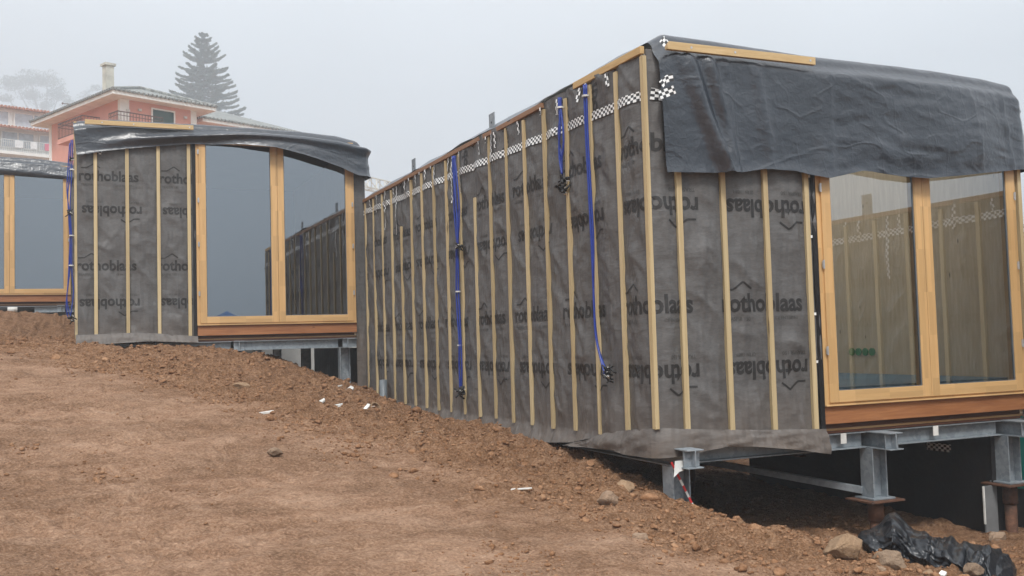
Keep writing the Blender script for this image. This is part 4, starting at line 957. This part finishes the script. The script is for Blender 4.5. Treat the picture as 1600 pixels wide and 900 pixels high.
# pale heaps and concrete behind the middle cabin, seen under its floor
rock('rubble_heap', 4.6, 24.2, .9, (2.2, .8, .4), 44, M['rock_pale'], 'pale heap of broken stone seen under the middle cabin', 'heap', .3)
ws = np.linspace(0, 1, 40); U_, V_ = np.meshgrid(ws, ws, indexing='ij')
sheet = grid_obj('white_sheet', np.stack([1.2 + 4.4 * U_, 21.8 + 2.6 * V_, -1.02 - .12 * U_ + .42 * V_ + .07 * (fbm(U_ * 3, V_ * 9, 111, 3) - .5)], -1), M['curtain'])
tag(sheet, 'white plastic sheet spread on the ground behind the middle cabin', 'plastic sheet')
bs = empty('covered_stack', (5.35, -5.8, gz(5.35, -5.8)), .2, 'blue covered stack mirrored small in the left window', 'stack')
zb_ = 1.38 - gz(5.35, -5.8); cv = MB().add([(-.5, -.5, 0), (.5, -.5, 0), (.5, .5, 0), (-.5, .5, 0), (-.42, -.4, zb_ - .18), (.5, -.4, zb_ - .32), (.48, .4, zb_ - .3), (-.45, .4, zb_ - .2), (-.1, 0, zb_)], [(0, 1, 5, 4), (1, 2, 6, 5), (2, 3, 7, 6), (3, 0, 4, 7), (4, 5, 8), (5, 6, 8), (6, 7, 8), (7, 4, 8)])
cv.build('cover', simple('blue_cover', (.02, .11, .30), .4), bs)
yw = empty('low_wall', (.9, 25.5, -1.3), .0, 'pale concrete wall seen in the gap under the middle cabin', 'wall')
MB().box(0, 7.5, 0, .3, -1.5, 1.5).build('wall_face', M['concrete'], yw); MB().box(0, 7.5, -.05, .32, 1.502, 1.58).build('coping', M['plaster_white'], yw)

# ------------------------------------------------------------ houses behind
A = radians(24.5)
hp = empty('pink_house', (2.14, 62.53, 0), A, 'pink plastered house with grey tiled hip roof and tall chimney', 'house')
def hbox(name, m, x0, x1, y0, y1, z0, z1, par=hp, bev=0): return MB().box(x0, x1, y0, y1, z0, z1).build(name, m, par, False, bev)
ZE = 15.05
hbox('wall', M['plaster_pink'], 0, 5.0, 0, 9.8, 4, ZE); hbox('wall', M['plaster_pink'], 5.002, 14.5, 2.0, 9.8, 4, ZE - .3)
for (x0, x1, y0, y1) in ((-.03, .55, -.03, .25), (4.62, 5.03, -.03, .25), (-.03, .25, 9.45, 9.83)): hbox('pilaster', M['plaster_white'], x0, x1, y0, y1, 4, ZE - .002)
# roof: soffit slab, fascia and tiled hip
def hip(x0, x1, y0, y1, z, h, rx0, rx1, ry, par, mt, name='roof'):
    b = MB(); b.box(x0, x1, y0, y1, z, z + .22); so = b.build('eaves', M['plaster_white'], par)
    r = MB(); z2 = z + .225; r.add([(x0 - .06, y0 - .06, z2), (x1 + .06, y0 - .06, z2), (x1 + .06, y1, z2), (x0 - .06, y1, z2), (rx0, ry, z2 + h), (rx1, ry, z2 + h)], [(0, 1, 5, 4), (1, 2, 5), (2, 3, 4, 5), (3, 0, 4), (0, 3, 2, 1)])
    ro = r.build(name, mt, par)
    t = MB()
    n = int((x1 - x0) / .28)
    for i in range(n):
        x = x0 + (i + .5) * (x1 - x0) / n; t.tube([(x, y0 - .14, z2 + .03), (x, y0 + .25, z2 + .12)], .085, 6)
    n = int((y1 - y0) / .28)
    for i in range(n):
        y = y0 + (i + .5) * (y1 - y0) / n; t.tube([(x0 - .14, y, z2 + .03), (x0 + .25, y, z2 + .12)], .085, 6)
    t.build('eaves_tiles', mt, ro); return ro
hr = hip(-.9, 5.9, -.9, 10.6, ZE, 1.9, 3.6, 3.9, 4.6, hp, M['tiles_grey'])
rr = MB(); rr.tube([(-.9, -.9, ZE + .3), (3.6, 4.6, ZE + 2.18)], .12, 6); rr.tube([(3.6, 4.6, ZE + 2.18), (5.9, -.9, ZE + .3)], .12, 6); rr.build('ridge_tiles', M['tiles_grey'], hr)
hip(6.0, 15.5, .9, 10.6, ZE - .32, 1.75, 8.2, 9.6, 5.0, hp, M['tiles_grey'])
ch = hbox('chimney', M['chimney'], 1.0, 1.5, 3.8, 4.35, ZE + .3, ZE + 3.05, hr); 
MB().box(.9, 1.6, 3.7, 4.45, ZE + 3.052, ZE + 3.2).build('chimney_cap', M['chimney'], hr)
wn = hbox('window', M['shutter'], 2.05, 3.43, -.05, -.005, 13.2, 14.72)
MB().box(1.95, 2.045, -.07, .0, 13.1, 14.82).box(3.435, 3.53, -.07, .0, 13.1, 14.82).box(2.046, 3.434, -.07, .0, 14.725, 14.82).build('window_frame', M['plaster_white'], wn)
for x, z in ((1.2, 14.54), (4.22, 14.53), (.46, 14.4)):
    hbox('wall_lamp', M['white'], x - .1, x + .1, -.12, -.004, z - .07, z + .07)
def rail(par, p, q, z0, h, n, mt=M['rail'], name='balcony_rail', pick=.025):
    b = MB(); p = Vector((*p, z0)); q = Vector((*q, z0)); u = Vector((0, 0, 1))
    for i in range(n + 1): c = p + (q - p) * i / n; b.bar(c, c + u * h, pick)
    b.bar(p + u * h, q + u * h, .06); b.bar(p + u * h * .78, q + u * h * .78, .035); b.bar(p + u * .06, q + u * .06, .04); return b.build(name, mt, par)
bl = hbox('balcony', M['plaster_pink'], -1.15, 0, 2.6, 6.0, 13.05, 13.35)
rail(bl, (-1.1, 5.95), (-1.1, 2.65), 13.36, .98, 16); rail(bl, (-1.1, 2.65), (0, 2.65), 13.36, .98, 6); rail(bl, (-1.1, 5.95), (0, 5.95), 13.36, .98, 6)
bl = hbox('balcony', M['plaster_pink'], -.55, 2.4, -.75, -.0, 12.9, 13.1)
rail(bl, (-.5, -.7), (2.35, -.7), 13.11, 1.0, 15); rail(bl, (-.5, -.7), (-.5, .4), 13.11, 1.0, 6)

A2 = radians(20)
hw = empty('white_house', (-2.1, 111.8, 0), A2, 'white house with terracotta eaves, wide windows and laundry on its balcony', 'house')
def wbox(name, m, x0, x1, y0, y1, z0, z1, par=hw): return MB().box(x0, x1, y0, y1, z0, z1).build(name, m, par)
ZW = 24.75
wbox('wall', M['plaster_white'], -24, 0, 0, 12, 10, ZW)
def tiled(x0, x1, y0, y1, z0, z1, par, mt, nm='roof'):
    r = MB().add([(x0, y0, z0), (x1, y0, z0), (x1, y1, z1), (x0, y1, z1), (x0, y0, z0 - .12), (x1, y0, z0 - .12), (x1, y1, z1 - .12), (x0, y1, z1 - .12)], [(0, 1, 2, 3), (7, 6, 5, 4), (0, 4, 5, 1), (1, 5, 6, 2), (2, 6, 7, 3), (3, 7, 4, 0)]).build(nm, mt, par)
    t = MB(); n = int((x1 - x0) / .34)
    for i in range(n): x = x0 + (i + .5) * (x1 - x0) / n; t.tube([(x, y0 - .05, z0 + .02), (x, y0 + .35, z0 + .02 + .35 * (z1 - z0) / (y1 - y0))], .10, 6)
    t.build('eaves_tiles', mt, r); return r
tiled(-24.3, .9, -.8, 6.5, ZW, ZW + 1.5, hw, M['tiles_red']); tiled(-24.3, .3, -1.6, -.01, ZW - 2.15, ZW - 1.85, hw, M['tiles_red'], 'porch_roof')
def wframe(w_, x0, x1, z0, z1):
    MB().box(x0 - .14, x1 + .14, -.10, -.061, z1, z1 + .12).build('window_frame', M['plaster_white'], w_); MB().box(x0 - .14, x1 + .14, -.10, -.061, z0 - .12, z0).build('window_frame', M['plaster_white'], w_)
    n = max(1, round((x1 - x0) / 1.5))
    for i in range(n + 1): x = x0 + (x1 - x0) * i / n; MB().box(x - .07, x + .07, -.12, -.061, z0, z1).build('mullion', M['plaster_white'], w_)
for x0, x1 in ((-4.4, -.7), (-6.2, -4.9), (-9.4, -6.8), (-12.6, -10)):
    wframe(wbox('window', M['far_glass'], x0, x1, -.06, -.004, ZW - 1.7, ZW - .4), x0, x1, ZW - 1.7, ZW - .4)
for x0, x1 in ((-2.0, -.8), (-5.6, -2.5), (-10.5, -7.2)):
    wframe(wbox('window', M['far_glass'], x0, x1, -.06, -.004, ZW - 3.9, ZW - 2.4), x0, x1, ZW - 3.9, ZW - 2.4)
bw = wbox('balcony', M['plaster_white'], -24, .3, -1.5, -.01, ZW - 4.9, ZW - 4.6)
rail(bw, (-14, -1.45), (.25, -1.45), ZW - 4.6, 1.15, 80, M['rail_white'], pick=.05); MB().box(-6.9, -6.4, -1.44, -1.1, ZW - 4.6, ZW - 2.3).build('column', M['plaster_white'], bw)
for i, (x, m_n, w_) in enumerate(((-4.4, 'curtain', .8), (-3.0, 'curtain', .6), (-1.7, 'pink_cloth', .5))):
    MB().box(x - w_ / 2, x + w_ / 2, -1.58, -1.52, ZW - 4.2, ZW - 3.5).build('laundry', M[m_n], bw)
an = empty('roof_aerial', (-1.3, 113.5, ZW + .4), 0, 'thin television aerial on the terracotta roof of the white house', 'aerial')
MB().tube([(0, 0, 0), (0, 0, 1.3)], .03, 6).build('mast', M['rail'], an); MB().bar((-.6, 0, 1.25), (.6, 0, 1.2), .06).bar((-.5, -.2, 1.25), (-.5, .2, 1.25), .12).bar((.5, -.2, 1.2), (.5, .2, 1.2), .12).build('antenna', M['rail'], an)

# ------------------------------------------------------------ trees
def quads(C_, D, size, rs):
    """leaf quads at C_ with long axis D"""
    n = len(C_); R_ = rs.normal(size=(n, 3)); S_ = np.cross(D, R_); S_ /= np.linalg.norm(S_, axis=1)[:, None] + 1e-9
    l = size * rs.uniform(.6, 1.3, (n, 1)); w = l * .35
    V = np.stack([C_ - S_ * w, C_ + D * l, C_ + S_ * w, C_ - D * l], 1).reshape(-1, 3); F = np.arange(4 * n).reshape(n, 4)
    return V, F
def np_mesh(name, V, F, m, parent):
    me = bpy.data.meshes.new(name); me.vertices.add(len(V)); me.vertices.foreach_set('co', V.reshape(-1)); me.loops.add(F.size); me.loops.foreach_set('vertex_index', F.reshape(-1).astype(np.int32))
    k = F.shape[1]; me.polygons.add(len(F)); me.polygons.foreach_set('loop_start', np.arange(0, F.size, k, dtype=np.int32)); me.polygons.foreach_set('loop_total', np.full(len(F), k, np.int32)); me.update(calc_edges=True)
    me.materials.append(m); o = bpy.data.objects.new(name, me); COL.objects.link(o); o.parent = parent; return o
def araucaria(x, y, ztip, h):
    z0 = ztip - h; rs = np.random.RandomState(21)
    root = empty('araucaria_tree', (x, y, z0), 0, 'tall tiered conifer with upturned branches rising behind the pink house', 'tree')
    MB().tube([(0, 0, -2), (.05, 0, h * .5), (0, 0, h)], [.6, .36, .05], 8).build('trunk', M['bark'], root, True)
    Vs = []; Fs = []; off = 0; limb = MB()
    zt = h - .2; tier = 0
    while zt > .5:
        f = 1 - zt / h; Rr = .8 + 21 * f ** .80 * (1 if f < .85 else .9); nb = 6 if f < .1 else 9; a0 = rs.rand() * 6
        for k in range(nb):
            a = a0 + k * 2 * pi / nb + rs.uniform(-.12, .12); Rk = Rr * rs.uniform(.90, 1.04); t = np.linspace(0, 1, 12)
            px_ = t * Rk; pz = zt + Rk * (-.10 * t * (1 + f) + .22 * t ** 3) + (.32 * Rk * t if f < .15 else 0)
            P = np.stack([px_ * cos(a), px_ * sin(a), pz], -1); limb.tube([tuple(p) for p in P[::3]], [.12, .09, .06, .04][:len(P[::3])], 4, False)
            n = int(130 + 210 * Rk / 4); tt = rs.uniform(.12, 1, n) ** .75; C_ = np.stack([np.interp(tt, t, P[:, i]) for i in range(3)], -1)
            wid = (.40 + .50 * np.sin(np.clip(tt * 1.1, 0, 1) * pi)) * (.45 + Rk * .078); sd = rs.normal(size=n) * wid * .55
            C_[:, 0] += -sin(a) * sd; C_[:, 1] += cos(a) * sd; C_[:, 2] += rs.uniform(-.35, 1.0, n) * .30 * (.6 + Rk * .06)
            D = np.stack([cos(a) + rs.normal(size=n) * .5, sin(a) + rs.normal(size=n) * .5, .45 + rs.normal(size=n) * .3], -1); D /= np.linalg.norm(D, axis=1)[:, None]
            V, F = quads(C_, D, .36, rs); Vs.append(V); Fs.append(F + off); off += len(V)
        zt -= 1.4 + 1.7 * f ** .6; tier += 1
    limb.build('limb', M['bark'], root); np_mesh('crown', np.concatenate(Vs), np.concatenate(Fs), M['needles'], root)
araucaria(27.8, 249.5, 77.2, 52)
def broad(name, x, y, z, h, clumps, seed, m, label, size=.16, dens=260):
    rs = np.random.RandomState(seed); root = empty(name, (x, y, z), 0, label, 'tree', 'trees fading in the fog' if 'euc' in name else None); b = MB(); Vs = []; Fs = []; off = 0
    b.tube([(0, 0, -2), (.15, 0, h * .3), (0, 0, h * .55)], [.06 * h * .45, .04 * h * .45, .02 * h * .4], 8)
    for (cx_, cy_, cz_, r) in clumps:
        b.tube([(0, 0, h * .35), (cx_ * .5, cy_ * .5, (h * .4 + cz_) / 2), (cx_, cy_, cz_)], [.014 * h, .009 * h, .003 * h], 5)
        n = int(dens * r * r); d = rs.normal(size=(n, 3)); d /= np.linalg.norm(d, axis=1)[:, None]; rad = r * rs.uniform(.25, 1, (n, 1)) ** .5
        sub = rs.randint(0, 9, n); sc_ = rs.normal(size=(9, 3)) * r * .45; C_ = d * rad * .62 * np.array([1.15, 1.15, .6]) + sc_[sub] * [1, 1, .5] + [cx_, cy_, cz_]
        D = rs.normal(size=(n, 3)); D /= np.linalg.norm(D, axis=1)[:, None]; V, F = quads(C_, D, size, rs); Vs.append(V); Fs.append(F + off); off += len(V)
    b.build('trunk', M['bark'], root, True); np_mesh('crown', np.concatenate(Vs), np.concatenate(Fs), m, root); return root
broad('eucalyptus_tree', -18.8, 598.5, 95.6, 58.1, [(-14.37, 0.00, 51.99, 7.53), (-6.83, 3.42, 56.08, 7.87), (1.72, 0.00, 55.41, 7.53), (7.53, 3.42, 49.93, 6.50), (-5.14, -3.42, 45.14, 6.50), (-18.47, 0.00, 44.46, 4.45), (11.97, 0.00, 43.10, 4.12), (0.00, 0.00, 41.73, 4.79)], 31, M['leaves'], 'spreading tree with a flat crown fading into the fog at far left', 0.67, 19)
broad('eucalyptus_tree', 10.2, 608.7, 95.6, 58.1, [(-6.83, 0.00, 50.60, 5.47), (0.69, 3.42, 57.45, 4.79), (8.21, 0.00, 54.02, 4.45), (14.37, 0.00, 51.99, 4.79), (-1.72, -3.42, 44.46, 5.47), (10.95, 0.00, 44.46, 5.14), (4.12, 0.00, 42.40, 4.45)], 32, M['leaves'], 'thin open tree in the fog between the flat crown and the chimney', 0.63, 13)
broad('eucalyptus_tree', -39.3, 581.4, 85.6, 44.5, [(-1.72, 0.00, 41.73, 4.79), (5.47, 0.00, 43.10, 5.14), (0.00, 0.00, 37.62, 5.47)], 33, M['leaves'], 'low fog veiled tree left of the flat crown above the white house', 0.63, 16)
broad('shrub', 42, 34, 0, 4.6, [(0, 0, 4.0, 1.3), (1.2, 0, 4.4, 1.3), (-1, .5, 3.2, 1.2), (.3, 0, 2.6, 1.4)], 34, M['leaves'], 'green shrub peeping past the right end of the tarpaulin', .12, 300)

# ------------------------------------------------------------ crane
cr = empty('tower_crane', (20.5, 86.5, 0), 0, 'pale lattice crane jib showing between the two cabins', 'crane')
def lattice(p, q, w, n, name, top=True):
    b = MB(); p = Vector(p); q = Vector(q); d = (q - p).normalized(); s_ = d.cross(Vector((0, 0, 1)))
    if s_.length < .1: s_ = Vector((1, 0, 0))
    s_.normalize(); u = s_.cross(d).normalized(); c = [(-.5, 0), (.5, 0), (0, 1)] if top else [(-.5, -.5), (.5, -.5), (.5, .5), (-.5, .5)]
    P = lambda i, k: p + (q - p) * i / n + s_ * c[k][0] * w + u * c[k][1] * w
    for k in range(len(c)): b.bar(P(0, k), P(n, k), .11)
    for i in range(n):
        for k in range(len(c)):
            k2 = (k + 1) % len(c); b.bar(P(i, k), P(i + .5, k2), .06); b.bar(P(i + .5, k2), P(i + 1, k), .06)
    return b.build(name, M['crane'], cr)
lattice((0, 0, -3), (0, 0, 14.4), 1.3, 12, 'mast', False); lattice((-3, -2.7, 14.6), (36, 33.5, 15.4), 1.15, 34, 'jib')
MB().box(-.9, .9, -.9, .9, 13.3, 14.5).build('slewing_platform', M['crane'], cr)

# ------------------------------------------------------------ fog
hz = MB().box(-200, 200, -14, 660, -60, 172).build('haze', None); tag(hz, kind='stuff')
hm = bpy.data.materials.new('fog'); hm.use_nodes = True; t = hm.node_tree; t.nodes.clear(); o_ = N(t, 'ShaderNodeOutputMaterial'); pv = N(t, 'ShaderNodeVolumePrincipled')
pv.inputs['Color'].default_value = (.82, .885, .945, 1); pv.inputs['Density'].default_value = .0024; pv.inputs['Anisotropy'].default_value = .0
L(t, pv.outputs[0], o_.inputs['Volume']); hz.data.materials.append(hm)
hz['label'] = 'pale grey sea fog filling the air over the site'
